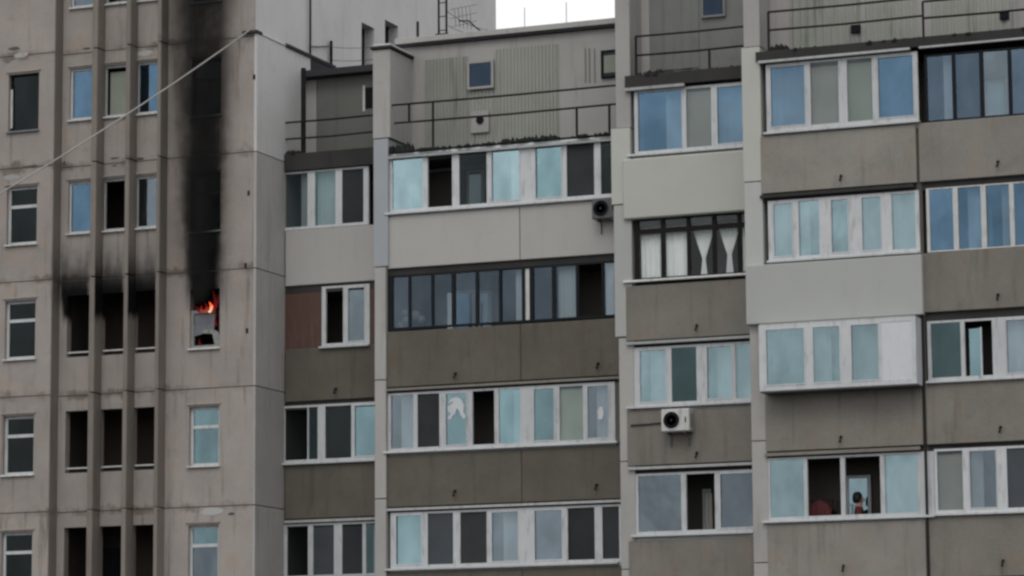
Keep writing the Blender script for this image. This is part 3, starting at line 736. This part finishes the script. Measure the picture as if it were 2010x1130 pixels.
MB().box(xp1, cx1_, YC+.03, YC+.15, 0, ZJ['C']-3*ST-.2).build('base_wall', M['mid_conc'], rights)
for u, v in ((1369, 643), (1369, 893)): spout(rights, u, v, YC)
c1 = glazing(rights, YC, (1247, 178), (1247, 303), 1462, [(1244, 1251), (1337, 1346), (1395, 1405), (1490, 1496)], ['blue', 'beige', 'blue'], sill=(1232, 1480, 'pvc'))
c2 = glazing(rights, YC, (1247, 431), (1247, 550), 1460, [(1245, 1253), (1296, 1304), (1347, 1354), (1397, 1405), (1447, 1454), (1490, 1496)], ['clear']*5,
        frame='brownframe', sill=(1224, 1480, 'oldwhite'), transom=(.76, .84), head=.03, foot=.04)
c3 = glazing(rights, YC, (1245, 682), (1245, 798), 1468, [(1242, 1253), (1308, 1317), (1366, 1385), (1437, 1443), (1490, 1496)], ['pale', 'teal', 'pale', 'pale'], sill=(1230, 1480, 'pvc'))
c4 = glazing(rights, YC, (1245, 930), (1245, 1050), 1470, [(1240, 1252), (1336, 1346), (1402, 1411), (1490, 1496)], ['steel', 'open', 'steel'], sill=(1240, 1480, 'pvc'))
for zt_, zb_ in ((ZJ['C']-.0, 0),): pass
# terrace storey of the narrow bay
YCW = YC+.85
zcf = ZC1
MB().box(xp1, cx1_, YCW, YCW+.25, zcf-.2, ztopc).build('terrace_wall', M['terrace_dk'], rights)
MB().box(xp1, px(1275, 60, YCW), YCW-.02, YCW-.002, zcf, ztopc).build('corner_panel', M['fin'], rights)
corr(rights, 1300, 1372, 60, YCW, zcf+.25, ztopc, 'terrace_dk', .3)
small_window(rights, 1381, 1421, -40, 28, YCW, 'night', 'terrace_dk', .05)
railing(rights, YC+.06, ((1247, 73), (1480, 48)), ((1247, 110), (1480, 86)), [(1248, 90, 1), (1392, 90, 2)], zcf)
mo = MB(); heap(mo, px(1248, 150, YC), px(1300, 150, YC), YC, YC+.25, zcf-.02, .16, 20); heap(mo, px(1300, 150, YC), px(1465, 140, YC), YC, YC+.2, zcf-.02, .08, 30)
tag(mo.build('moss', M['moss'], rights), kind='stuff')

# wide bays of the right section
YPD = YD+.02
dp0, dp1 = px(1468, 565, YPD), px(1502, 565, YPD)
zz = [pz(1480, 92, YPD), pz(1480, 357, YPD), pz(1480, 628, YPD), pz(1480, 866, YPD), pz(1480, 1105, YPD)]
ztopd = pz(1480, -260, YPD)
for (zt_, zb_), mt, g in zip(zip([ztopd]+zz, zz+[0]), ['fin', 'cream', 'palegrey', 'fin', 'fin', 'fin'], [0, .05, .04, -.02, -.02, -.02]):
    MB().box(dp0-g, dp1-.02, YPD-max(g, 0)*.5, YD+1.5, zb_+.008, zt_-.008).build('pilaster', M[mt], rights, .012)
dx0, dxj, dx1 = px(1498, 565, YD), px(1808, 565, YD), px(2120, 565, YD)
D_rows = [('lite_conc', pz(1500, 268, YD), .02), ('palegrey', pz(1500, 521, YD), .14), ('mid_conc', pz(1500, 772, YD), .02), ('lite_conc', pz(1500, 1031, YD), .02)]
E_rows = [('lite_conc', pz(1815, 241, YD)), ('mid_conc', pz(1820, 497, YD)), ('mid_conc', pz(1822, 750, YD)), ('mid_conc', pz(1835, 1012, YD))]
for k in range(4):
    zb = ZJ['D']-ST*k
    mt, zt, o = D_rows[k]
    MB().box(dx0-(.35 if k == 1 else 0), dxj-.03+(.09 if k == 1 else 0), YD-o, YD+.12, zb-(.05 if k == 1 else 0), zt).build('parapet_panel', M[mt], rights, .012)
    mt, zt2 = E_rows[k]
    MB().box(dxj+.03, dx1, YD-.01, YD+.12, zb, zt2).build('parapet_panel', M[mt], rights, .012)
    MB().box(dxj-.06, dxj+.06, YD+.06, YD+1.2, zb-2.6, zt-.02).build('partition_wall', M['joint'], rights)
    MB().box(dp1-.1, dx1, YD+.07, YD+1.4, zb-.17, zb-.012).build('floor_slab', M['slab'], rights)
    if k in (0, 2): MB().box(dx0-.02, dxj-.1, YD-.05, YD+.04, zb-.10, zb-.03).build('flashing', M['mid_conc' if k == 2 else 'slab'], rights)
MB().box(dp1-.1, dx1, YD-.05, YD+1.4, ZD0, ZD1).build('floor_slab', M['slab'], rights)
MB().box(dx0, dxj-.1, YD-.08, YD+.03, ZD0-.055, ZD0-.004).build('flashing', M['flash'], rights)
MB().box(dxj+.1, dx1, YD-.07, YD+.03, ZD0-.045, ZD0-.004).build('flashing', M['flash'], rights)
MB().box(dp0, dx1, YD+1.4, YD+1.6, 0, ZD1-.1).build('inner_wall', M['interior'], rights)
MB().box(dp1, dx1, YD+.03, YD+.15, 0, ZJ['D']-3*ST-.2).build('base_wall', M['mid_conc'], rights)
MB().box(dx1, dx1+.2, YD, YD+4, 0, ztopd).build('end_wall', M['fin'], rights)
MB().tube([(dxj+.012, YD-.03, 0), (dxj+.012, YD-.03, ZJ['D']-ST*1+.3)], .03, 8).build('drain_pipe', M['iron'], rights)
for u, v in ((1652, 350), (1652, 862), (1657, 1115), (1960, 322), (1960, 583), (1965, 843), (1970, 1105)): spout(rights, u, v, YD)
d1 = glazing(rights, YD, (1505, 126), (1505, 260), 1801, [(1503, 1510), (1581, 1590), (1645, 1662), (1711, 1721), (1794, 1801)], ['blue', 'beige', 'greenblind', 'blue'], sill=(1499, 1804, 'pvc'), foot=.1)
d2 = glazing(rights, YD, (1508, 394), (1508, 512), 1803, [(1507, 1516), (1556, 1567), (1607, 1629), (1666, 1689), (1731, 1750), (1796, 1804)], ['pale']*5, sill=(1506, 1806, 'pvc'))
d3 = glazing(rights, YD-.55, (1491, 639), (1491, 768), 1798, [(1490, 1502), (1581, 1594), (1651, 1669), (1727, 1730), (1790, 1798)], ['pale', 'pale', 'pale', 'white'], inset=0., foot=.1, head=.08, label='white boxed-out balcony glazing with a blank white end panel')
z3b, z3t = d3[3], d3[2]
x3a, x3b = px(1490, 700, YD-.55), px(1798, 690, YD-.55)
MB().box(x3a+.01, x3b-.01, YD-.54, YD+.1, z3b-.03, z3b-.002).build('box_floor', M['acdark'], d3[0])  # underside coloured dark to deepen the shadow below the box
MB().box(x3a+.01, x3b-.01, YD-.54, YD+.1, z3t+.002, z3t+.03).build('box_top', M['flash'], d3[0])
MB().box(x3b-.05, x3b-.005, YD-.47, YD+.1, z3b, z3t).build('box_side', M['white'], d3[0])
MB().box(x3a+.005, x3a+.05, YD-.47, YD+.1, z3b, z3t).build('box_side', M['white'], d3[0])
d4 = glazing(rights, YD, (1505, 899), (1505, 1022), 1832, [(1502, 1511), (1577, 1584), (1649, 1658), (1727, 1736), (1800, 1833)], ['pale', 'open', 'open', 'pale'], sill=(1497, 1834, 'pvc'))
e1 = glazing(rights, YD, (1817, 107), (1817, 240), 2100, [(1815, 1819), (1868, 1875), (1922, 1930), (1978, 1985), (2035, 2042), (2100, 2110)], ['slate', 'slate', 'steel', 'slate', 'slate'], frame='blackframe', head=.04, foot=.04)
e2 = glazing(rights, YD, (1820, 369), (1820, 495), 2100, [(1818, 1824), (1870, 1880), (1925, 1935), (1981, 1990), (2036, 2044), (2100, 2110)], ['blue', 'blue', 'blue', 'blue', 'blue'], frame='oldwhite', head=.03, foot=.03)
e3 = glazing(rights, YD, (1822, 630), (1822, 748), 2100, [(1820, 1827), (1885, 1893), (1947, 1973), (2040, 2048), (2100, 2110)], ['teal', 'open', 'steel', 'teal'], sill=(1818, 2110, 'pvc'))
e4 = glazing(rights, YD, (1837, 881), (1837, 1008), 2100, [(1834, 1839), (1889, 1901), (1957, 1976), (2040, 2050), (2100, 2110)], ['beige', 'steel', 'screen2', 'steel'], sill=(1834, 2110, 'pvc'))
# half-open casement in the third storey
a, b = at(1900, 640, YD), at(1926, 745, YD)
MB().quad((a.x, YD+.08, b.z+.05), (b.x, YD+.03, b.z+.05), (b.x, YD+.03, a.z-.05), (a.x, YD+.08, a.z-.05)).build('pane', M['cyan'], e3[0])
MB().box(b.x, b.x+.03, YD+.02, YD+.06, b.z+.05, a.z-.03).build('sash', M['pvc'], e3[0])
# terrace storey of the wide bays
YDW = YD+.85
zdf = ZD1
MB().box(dp1-.05, dx1, YDW, YDW+.25, zdf-.2, ztopd).build('terrace_wall', M['terrace'], rights)
MB().box(dp1-.05, px(1550, 60, YDW), YDW-.02, YDW-.002, zdf, ztopd).build('corner_panel', M['fin'], rights)
corr(rights, 1556, 1690, 60, YDW, zdf+.02, ztopd, 'sheet', .16)
corr(rights, 1700, 1800, 60, YDW, zdf+.02, ztopd, 'sheet', .16)
corr(rights, 1830, 1990, 60, YDW, zdf+.02, ztopd, 'sheet', .16)
for u, v in ((1680, 57), (1972, 30)):
    c_ = at(u, v, YDW-.05); MB().box(c_.x-.1, c_.x+.1, YDW-.1, YDW-.02, c_.z-.09, c_.z+.09).build('wall_vent', M['grille'], rights)
railing(rights, YD+.06, ((1507, 20), (1809, -2)), ((1507, 55), (1809, 35)), [(1508, 40, 1)], zdf)
railing(rights, YD+.06, ((1812, -3), (2110, -20)), ((1812, 33), (2110, 10)), [(1812, 40, 1)], zdf)
mo = MB(); heap(mo, px(1504, 108, YD), px(1545, 108, YD), YD, YD+.25, zdf-.02, .2, 22); heap(mo, px(1545, 108, YD), px(2050, 80, YD), YD, YD+.15, zdf-.02, .07, 70)
tag(mo.build('moss', M['moss'], rights), kind='stuff')
MB().box(px(1213, 0, YC), dx1, YC+1.6, YC+9, ztopc-1, ztopc-.8).build('roof_slab', M['bitumen'], rights)
# inner doors and windows on the loggia back walls
inner(mids, 893, 934, 572, 660, YB+1.28, 'blue'); inner(mids, 940, 966, 572, 660, YB+1.28, 'steel')
inner(mids, 918, 952, 335, 420, YB+1.28, 'steel')
inner(rights, 1662, 1712, 934, 1040, YD+1.38, 'pale')
inner(rights, 1932, 1980, 160, 250, YD+1.38, 'cyan'); inner(rights, 1380, 1398, 960, 1060, YC+1.38, 'teal')
inner(rights, 1935, 1985, 405, 500, YD+1.38, 'cyan')

# ------------------------------------------------------------------ separate things: curtains
def curtain(name, x0, x1, z0, z1, y, mat, label, pinch=None, folds=7, group=None):
    b = MB(); nx, nz_ = 36, 24; idx = {}
    for j in range(nz_+1):
        t = j/nz_; z = z1+(z0-z1)*t
        wf = 1.
        if pinch:
            tp, wp = pinch; wf = 1-(1-wp)*(min(t/tp, 1)**1.25 if t <= tp else 1-.16*((t-tp)/(1-tp))**1.2)
        for i in range(nx+1):
            s = i/nx-.5; x = (x0+x1)/2 + s*(x1-x0)*wf
            idx[i, j] = len(b.v); b.v.append((x, y+.02*math.sin(s*folds*2*math.pi+.6*math.sin(t*3))*(.5+.5*wf), z))
    for j in range(nz_):
        for i in range(nx): b.f.append((idx[i, j], idx[i+1, j], idx[i+1, j+1], idx[i, j+1]))
    o = b.build(name, M[mat], smooth=True)
    md = o.modifiers.new('thickness', 'SOLIDIFY'); md.thickness = .004
    return tag(o, label, 'curtain', group)
sp = c2[1]
curtain('curtain', sp[0][0], sp[0][1], sp[0][2], sp[0][3], YC+.2, 'cloth', 'plain white curtain behind brown framed pane next to the pilaster', folds=5)
curtain('curtain', sp[1][0]-.02, sp[1][1]+.01, sp[1][2], sp[1][3], YC+.2, 'cloth', 'plain white curtain between another plain curtain and a tied one', folds=3)
for i, lb in ((2, 'white curtain tied at the waist beside a plain curtain'), (3, 'white curtain tied at the waist farther from the plain curtains')):
    h_ = sp[i][3]-sp[i][2]
    curtain('tied_curtain', sp[i][0]-.04, sp[i][1]+.04, sp[i][2], sp[i][3]+.0, YC+.22, 'cloth', lb, (.70, .13) if i == 2 else (.66, .17), 6 if i == 2 else 5)
curtain('curtain', sp[4][0]-.02, sp[4][1]+.1, sp[4][2], sp[4][3], YC+.2, 'cloth', 'white curtain at the end pane of the brown framed window', folds=4)
sp = c4[1]
curtain('curtain', px(1385, 980, YC+.5), px(1398, 980, YC+.5), sp[1][2]-.3, sp[1][3]-.4, YC+.5, 'beige', 'narrow grey curtain hanging inside an open window below the air conditioner', folds=2)
sp = b2[1]
curtain('curtain', px(878, 600, YB+.3), px(889, 600, YB+.3), pz(880, 648, YB+.3), pz(880, 575, YB+.3), YB+.3, 'cloth', 'short white curtain edge behind dark glazed loggia panes', folds=2)
curtain('curtain', px(1112, 560, YB+.3), px(1132, 560, YB+.3), pz(1112, 640, YB+.3), pz(1112, 515, YB+.3), YB+.3, 'beige', 'long grey curtain beside the open pane of the dark glazed loggia', folds=3)

# bundle on the dark loggia sill
bb = MB()
for (u, v, s) in ((786, 640, .10), (800, 630, .13), (815, 622, .16), (828, 628, .11), (795, 615, .1)):
    c_ = at(u, v, YB+.4); bb.lathe([(.001, s), (s*.6, s*.75), (s*.95, s*.2), (s*.8, -s*.6), (.001, -s*.8)], c_, seg=10)
bd = MB(); 
bundle = bb.build('cloth_bundle', M['beige'], smooth=True)
tag(bundle, 'pale crumpled cloth bundle behind the dark glazed loggia panes', 'bundle')

# white paper shapes on two panes of one row
sp = b3[1]
def decal(span, pts, name, label):
    a, b_, zl, zh, yf = span
    q = [(a+(b_-a)*x, zl+(zh-zl)*y) for x, y in pts]
    o = MB().prism(q, yf+.012, yf+.02).build(name, M['white'])
    return tag(o, label, 'sticker')
decal(sp[2], [(.10, .52), (.28, .50), (.36, .57), (.46, .60), (.52, .70), (.62, .66), (.70, .56), (.86, .49), (.93, .54), (.82, .62), (.84, .76), (.72, .87), (.5, .91), (.25, .88), (.12, .80), (.40, .83), (.22, .76), (.10, .74), (.14, .66), (.24, .60)],
      'paper_sheet', 'torn curled white paper stuck on a cyan pane')
decal(sp[7], [(.5, .36), (.68, .36), (.74, .46), (.70, .58), (.58, .6), (.48, .52)], 'paper_sheet', 'small round white paper stuck on a blue pane by the pilaster')

# ------------------------------------------------------------------ air conditioners
def aircon(loc, body, label, wd=.66, ht=.5, dp=.28):
    x, y, z = loc
    t = empty('air_conditioner', label, 'air conditioner', loc)
    def P(mb, nm, mt, bv=0, sm=False, par=t):
        o = mb.build(nm, M[mt], par, bv, sm); return o
    P(MB().box(-wd/2, wd/2, -dp-.06, -.06, 0, ht), 'casing', body, .02)
    cx = -wd*.13; r = ht*.385
    ring = MB().lathe([(r*1.06, -.01), (r*1.06, .004), (r*.98, .004), (r*.98, -.01)], (cx, -dp-.062, ht*.5), 'Y', 28)
    P(ring, 'fan_ring', body)
    P(MB().lathe([(.001, -.004), (r, -.004), (r, .0), (.001, .0)], (cx, -dp-.064, ht*.5), 'Y', 28), 'fan_grille', 'grille')
    g = MB()
    for k in range(1, 5): g.lathe([(r*k/5, -.002), (r*k/5+.004, -.002), (r*k/5+.004, .003), (r*k/5, .003)], (cx, -dp-.072, ht*.5), 'Y', 24)
    P(g, 'guard', 'grille')
    P(MB().lathe([(.001, -.008), (r*.13, -.006), (r*.13, .002)], (cx, -dp-.076, ht*.5), 'Y', 14), 'hub', 'screen')
    P(MB().box(wd*.34, wd*.385, -dp-.066, -dp-.058, ht*.38, ht*.62), 'badge', 'grille')
    lv = MB()
    for k in range(7): lv.box(wd/2-.002, wd/2+.008, -dp+.0, -.12, ht*(.2+.09*k), ht*(.2+.09*k)+.012)
    P(lv, 'side_grille', 'acdark')
    for s in (-1, 1):
        xx = s*wd*.32
        P(MB().box(xx-.015, xx+.015, -dp-.04, 0, -.04, -.003).prism([(0, 0)]*0 or [(xx-.012, -.3), (xx+.012, -.3), (xx+.012, -.04), (xx-.012, -.04)], -.03, 0), 'bracket', 'acdark')
    return t
zt_ac = at(1302, 848, YC-.3)
aircon((px(1327, 830, YC-.3), YC-.02, zt_ac.z), 'acwhite', 'white air conditioner with a round dark fan under a balcony sill')
c_ = at(1190, 430, YB-.2)
aircon((c_.x, YB, at(1172, 431, YB-.25).z), 'acdark', 'dark air conditioner on the plastered parapet beside the cream pilaster', .6, .48)
p0, p1 = at(1302, 829, YC-.04), at(1240, 836, YC-.04)
tag(MB().tube([(p0.x, YC-.05, p0.z), (mid(p0.x, p1.x), YC-.045, p0.z-.02), (p1.x, YC-.045, p1.z+.02), (p1.x-.02, YC-.03, p1.z)], .02, 6).build('coolant_pipe', M['dkcable']),
    'thin pipe running from the white air conditioner to the pilaster', 'pipe')
c_ = at(1192, 385, YB-.05)
tag(MB().lathe([(.02, 0), (.045, .01), (.05, .06), (.03, .1), (.012, .12), (.012, .17)], (c_.x, YB-.03, B_rows[0][1]-.02), seg=12).build('bottle', M['white']),
    'small white bottle on the sill above the dark air conditioner', 'bottle')

# ------------------------------------------------------------------ roof things
c0 = Vector((xcr-.12, YL-.05, zf+.06))
pts = []
e0 = at(0, 376, -4.6) + (at(0, 376, -4.6)-c0)*.12
for i in range(25):
    t = i/24; p_ = c0.lerp(e0, t); p_.z -= .35*4*t*(1-t)*.33; pts.append(p_)
tag(MB().tube(pts, .019, 8).build('cable', M['cable']), 'pale thick cable stretched from the tower corner down past the windows', 'cable')
def rod(name, u, v0, v1, Y, r, label, cat, top=None, mat='iron', group=None):
    a, b = at(u, v1, Y), at(u if top is None else top, v0, Y)
    b.x = a.x if top is None else b.x
    return tag(MB().tube([(a.x, Y, a.z), (b.x, Y, b.z)], r, 8).build(name, M[mat]), label, cat, group)
YR = YBW+.05
rod('pole', 820, 42, 82, YR, .035, 'short thick dark post on the roof edge beside the ladder mast', 'pole')
# ladder-like mast
mast = empty('antenna_mast', 'tall dark twin legged mast with rungs on the roof edge', 'mast', (px(869, 75, YR), YR, ztb+.2))
mx_, mz_ = px(869, 75, YR), ztb+.2
for s in (-.1, .1):
    MB().tube([(s, 0, 0), (s, 0, 2.4)], .028, 8).build('leg', M['iron'], mast)
for i in range(7): MB().tube([(-.1, 0, .15+.34*i), (.1, 0, .15+.34*i)], .012, 6).build('rung', M['iron'], mast)
MB().box(-.16, .16, -.08, .08, -.02, .06).build('foot', M['iron'], mast)
YR2 = atx(650, 136, xcr+.05).y
rod('pole', 609, -30, 125, atx(609, 118, xcr+.05).y, .028, 'tall thin dark pole above the narrow terrace roof', 'pole')
rod('pole', 650, 80, 140, atx(650, 136, xcr+.05).y, .04, 'short dark pole at the end of the wing wall coping', 'pole')
def wire(p, q, sag, r, label, mat='dkcable'):
    pts = []
    for i in range(13):
        t = i/12; v = Vector(p).lerp(Vector(q), t); v.z -= sag*4*t*(1-t); pts.append(v)
    return tag(MB().tube(pts, r, 6).build('wire', M[mat]), label, 'wire')
wire(at(609, 91, atx(609, 118, xcr+.05).y), at(650, 90, YR2), .01, .018, 'dark bar wire joining the two poles over the narrow terrace')
wire(at(650, 92, YR2), at(735, 92, YR2), .03, .007, 'thin wire from the short pole towards the pilaster cap')
wire(at(650, 118, YR2), at(735, 116, YR2), .03, .007, 'lower thin wire from the short pole towards the pilaster cap')
wire(at(878, 22, YR), at(968, 60, YR), .1, .008, 'thin slack wire running down from the mast along the roof edge')
wire(at(880, 50, YR), at(965, 64, YR), .12, .007, 'lowest slack wire beside the mast near the roof edge')
# bent aerial with short elements
ae = empty('roof_aerial', 'bent dark aerial with thin elements beside the mast', 'aerial', (px(948, 64, YR), YR, ztb+.2))
MB().tube([(0, 0, 0), (-.16, 0, .12), (-.36, 0, .32), (-.62, 0, .34)], .018, 6).build('boom', M['iron'], ae)
for i in range(5): MB().tube([(-.3-.1*i, 0, .1+.03*i), (-.34-.1*i, 0, .66)], .006, 5).build('element', M['iron'], ae)
for i in range(3): MB().tube([(-.85, 0, .2+.22*i), (-.15, 0, .3+.2*i)], .005, 5).build('element', M['iron'], ae)
rod('lightning_rod', 1030, 14, 66, YR, .012, 'thin pale rod on the roof edge left of the vent hood', 'rod', mat='flash')
rod('lightning_rod', 1112, 4, 60, YR, .012, 'thin pale rod on the roof edge by the vent hood, nearer the cream pilaster', 'rod', mat='flash')

# ------------------------------------------------------------------ laundry and person in the open loggia
yin = YD+.75
floor_d = ZJ['D']-ST*3
tr = px(1615, 990, yin); zt_ = pz(1615, 983, yin)
rk = empty('drying_rack', 'grey folding drying rack standing on the loggia floor', 'rack', (tr, yin, floor_d))
hgt = zt_-floor_d
for s in (-.28, .28):
    MB().tube([(s, -.18, 0), (s, .18, hgt)], .012, 6).build('leg', M['iron'], rk); MB().tube([(s, .18, 0), (s, -.18, hgt)], .012, 6).build('leg', M['iron'], rk)
for y_ in (-.18, .18): MB().tube([(-.3, y_, hgt), (.3, y_, hgt)], .008, 6).build('rail', M['iron'], rk)
b = MB(); n_ = 14
prof = [(-.22, hgt-.5), (-.21, hgt-.25), (-.19, hgt+.005), (-.1, hgt+.02), (0, hgt+.03), (.1, hgt+.02), (.19, hgt+.005), (.21, hgt-.25), (.22, hgt-.5)]
for i in range(n_+1):
    s = i/n_
    for y_, z_ in prof: b.v.append((-.24+.48*s, y_*(1+.12*math.sin(s*17)), z_+.03*math.sin(s*5+1)-.22*abs(2*s-1)**2.2))
k_ = len(prof)
for i in range(n_):
    for j in range(k_-1): b.f.append((i*k_+j, i*k_+j+1, (i+1)*k_+j+1, (i+1)*k_+j))
rc = b.build('red_cloth', M['red'], smooth=True); rc.location = (tr, yin, floor_d)
tag(rc, 'dull red cloth heap drying inside the open loggia window', 'cloth')

def skinned(name, verts, edges, radii, mat, parent, loc, sub=2):
    me = bpy.data.meshes.new(name); me.from_pydata(verts, edges, []); me.materials.append(mat)
    o = bpy.data.objects.new(name, me); col.objects.link(o)
    o.modifiers.new('skin', 'SKIN')
    for i, r in enumerate(radii):
        sv = me.skin_vertices[0].data[i]; sv.radius = (r, r) if not isinstance(r, tuple) else r
    me.skin_vertices[0].data[0].use_root = True
    sm_ = o.modifiers.new('sub', 'SUBSURF'); sm_.levels = sub; sm_.render_levels = sub
    o.parent = parent
    for p in me.polygons: p.use_smooth = True
    return o
yp = YD+.8
hp = at(1685, 978, yp)
per = empty('person', 'person with dark hair and red top standing at an open loggia window', 'person', (hp.x, yp, floor_d))
per.rotation_euler.z = R(105)
S = (hp.z-floor_d+.11)/1.70
def V(*a): return tuple(x*S for x in a)
verts = [V(0,0,.94), V(0,0,1.08), V(0,-.01,1.25), V(0,0,1.40), V(0,-.01,1.48), V(0,-.02,1.56), V(0,-.02,1.64),
         V(.17,0,1.39), V(.24,-.04,1.14), V(.20,-.22,1.02), V(.16,-.30,1.04), V(-.17,0,1.39), V(-.24,-.03,1.14), V(-.16,-.2,1.02), V(-.10,-.28,1.05),
         V(.10,0,.88), V(.11,-.02,.48), V(.11,.02,.09), V(.12,-.12,.05), V(-.10,0,.88), V(-.11,-.02,.48), V(-.11,.02,.09), V(-.12,-.12,.05)]
edges = [(0,1),(1,2),(2,3),(3,4),(4,5),(5,6),(3,7),(7,8),(8,9),(9,10),(3,11),(11,12),(12,13),(13,14),(0,15),(15,16),(16,17),(17,18),(0,19),(19,20),(20,21),(21,22)]
rad = [(.13,.10),(.12,.09),(.14,.10),(.12,.085),.05,.085,.075,.06,.045,.035,.03,.06,.045,.035,.03,.085,.06,.045,.035,.085,.06,.045,.035]
rad = [tuple(x*S for x in r) if isinstance(r, tuple) else r*S for r in rad]
skinned('body', verts, edges, rad, M['skin'], per, None)
sv = [V(0,0,.93), V(0,0,1.08), V(0,-.01,1.25), V(0,0,1.39), V(0,0,1.43), V(.17,0,1.38), V(.235,-.03,1.16), V(-.17,0,1.38), V(-.235,-.025,1.16)]
skinned('red_top', sv, [(0,1),(1,2),(2,3),(3,4),(3,5),(5,6),(3,7),(7,8)], [tuple(x*S for x in r) for r in [(.15,.12),(.14,.11),(.155,.12),(.14,.105),(.07,.07),(.08,.08),(.065,.065),(.08,.08),(.065,.065)]], M['red'], per, None)
tv = [V(0,0,.95), V(.10,0,.86), V(.11,-.02,.48), V(.11,.02,.1), V(-.10,0,.86), V(-.11,-.02,.48), V(-.11,.02,.1)]
skinned('trousers', tv, [(0,1),(1,2),(2,3),(0,4),(4,5),(5,6)], [x*S for x in (.14,.1,.075,.06,.1,.075,.06)], M['jeans'], per, None)
hb = MB().lathe([(.001, .125), (.05, .118), (.088, .085), (.108, .02), (.108, -.05), (.09, -.11), (.05, -.12)], (0, .02, 1.62*S), seg=16)
hb.build('hair', M['hair'], per, smooth=True)
MB().lathe([(.001, .03), (.012, .012), (.016, -.02), (.004, -.026)], (0, -.108*S, 1.57*S), seg=8).build('nose', M['skin'], per, smooth=True)
for s in (-1, 1): MB().lathe([(.001, .009), (.01, 0), (.001, -.009)], (s*.033, -.098*S, 1.6*S), seg=8).build('eye', M['hair'], per)

# ------------------------------------------------------------------ fire and smoke
def flame_mat(name, c1, c2, strength):
    k = NT(name); g = k.n('ShaderNodeTexCoord'); sx = k.n('ShaderNodeSeparateXYZ'); k.l(g.outputs['Generated'], sx.inputs[0])
    n = k.noise(g.outputs['Object'], 9, 4)
    cc = k.mix(k.rng(k.math('ADD', sx.outputs[2], k.math('MULTIPLY', k.math('SUBTRACT', n, .5), .6)), .05, .75), c1, c2)
    em = k.n('ShaderNodeEmission'); em.inputs[1].default_value = strength; k.l(cc, em.inputs[0])
    tr = k.n('ShaderNodeBsdfTransparent'); lw = k.n('ShaderNodeLayerWeight'); lw.inputs[0].default_value = .35
    ms = k.n('ShaderNodeMixShader')
    k.l(k.math('MULTIPLY', k.rng(lw.outputs['Facing'], .1, .9, .85, 0.), k.rng(n, .3, .6, .25, 1.)), ms.inputs[0])
    k.l(tr.outputs[0], ms.inputs[1]); k.l(em.outputs[0], ms.inputs[2]); k.l(ms.outputs[0], k.out.inputs[0])
    return k.m
M['flame_hot'] = flame_mat('hot_flame', (1, .6, .36), (1, .12, .04), 1.6)
M['flame_red'] = flame_mat('red_flame', (.9, .12, .06), (.4, .015, .015), .5)
M['flame_dim'] = flame_mat('dim_red_flame', (.4, .03, .03), (.2, .012, .012), .4)
fire = empty('fire', 'small orange and red flames in the burnt out tower window', 'fire', (at(410, 612, YL+.05)))
fo = Vector(fire.location)
def tongue(u, v0, v1, wpx, mat, lean=0, y=YL-.02):
    a, b_ = at(u, v1, y), at(u+lean, v0, y); h = b_.z-a.z; r = wpx/85/2
    pts, rr = [], []
    for i in range(9):
        t = i/8; pts.append(Vector((a.x+(b_.x-a.x)*t+.025*math.sin(t*6+u), y+.02*math.sin(t*4), a.z+h*t))-fo)
        rr.append(max(.003, r*math.sin(math.pi*min(1, .12+t*.88))**.8*(1-.35*t)))
    MB().tube(pts, rr, 10).build('flame', M[mat], fire, smooth=True)
tongue(413, 592, 613, 10, 'flame_hot'); tongue(406, 595, 613, 9, 'flame_red', -3); tongue(398, 598, 613, 8, 'flame_red', -4)
tongue(420, 568, 612, 10, 'flame_dim', 1); tongue(425, 578, 605, 7, 'flame_dim', 2); tongue(389, 600, 612, 7, 'flame_dim', -3)
tongue(423, 612, 640, 5, 'flame_dim', 1)
tongue(391, 664, 677, 6, 'flame_dim', 1, YL+.05)

k = NT('dark_smoke')
g = k.n('ShaderNodeNewGeometry'); sx = k.n('ShaderNodeSeparateXYZ'); k.l(g.outputs['Position'], sx.inputs[0])
z = sx.outputs[2]
SZ0, SZ1, SYC = fire_z-.05, ztop_t-.5, YL-.32
rx = k.rng(z, SZ0+1.5, SZ0+7.6, .5, 1.25, False)
rx = k.math('MULTIPLY', rx, k.rng(z, SZ0, SZ0+.8, .55, 1.))
nn = k.noise(k.mapped(g.outputs['Position'], (1.5, 1.5, 1.)), 1.5, 5, .62)
n2 = k.noise(k.mapped(g.outputs['Position'], (1., 1., .55)), .9, 3, .5)
xw = k.math('ADD', k.math('MULTIPLY', k.math('SUBTRACT', nn, .5), .75), k.math('MULTIPLY', k.math('SUBTRACT', n2, .5), .7))
dx = k.math('DIVIDE', k.math('ADD', k.math('SUBTRACT', sx.outputs[0], fire_x+.03), xw), rx)
dy = k.math('DIVIDE', k.math('SUBTRACT', sx.outputs[1], SYC), .36)
rr_ = k.math('SQRT', k.math('ADD', k.math('MULTIPLY', dx, dx), k.math('MULTIPLY', dy, dy)))
den = k.math('MULTIPLY', k.rng(rr_, .1, 1., 1., 0.), k.rng(nn, .3, .68, .25, 1.5))
den = k.math('MULTIPLY', den, k.rng(z, SZ0+.3, SZ0+6.8, 7., 2.6, False))
den = k.math('MULTIPLY', den, k.rng(z, SZ0, SZ0+.35, 0., 1.))
pv = k.n('ShaderNodeVolumePrincipled'); pv.inputs['Color'].default_value = (.05, .048, .047, 1); k.l(den, pv.inputs['Density'])
k.l(pv.outputs[0], k.out.inputs['Volume'])
tag(MB().box(fire_x-1.35, fire_x+1.5, SYC-.37, YL-.012, SZ0-.02, SZ1).build('smoke', k.m), kind='stuff')
tag(bpy.data.objects['smoke'], 'dark smoke column rising from the burning window', 'smoke')

# parts were modelled in world coordinates: keep them where they stand under the empties
bpy.context.view_layer.update()
for root in (tower, mids, rights):
    for ch in root.children: ch.matrix_parent_inverse = root.matrix_world.inverted()
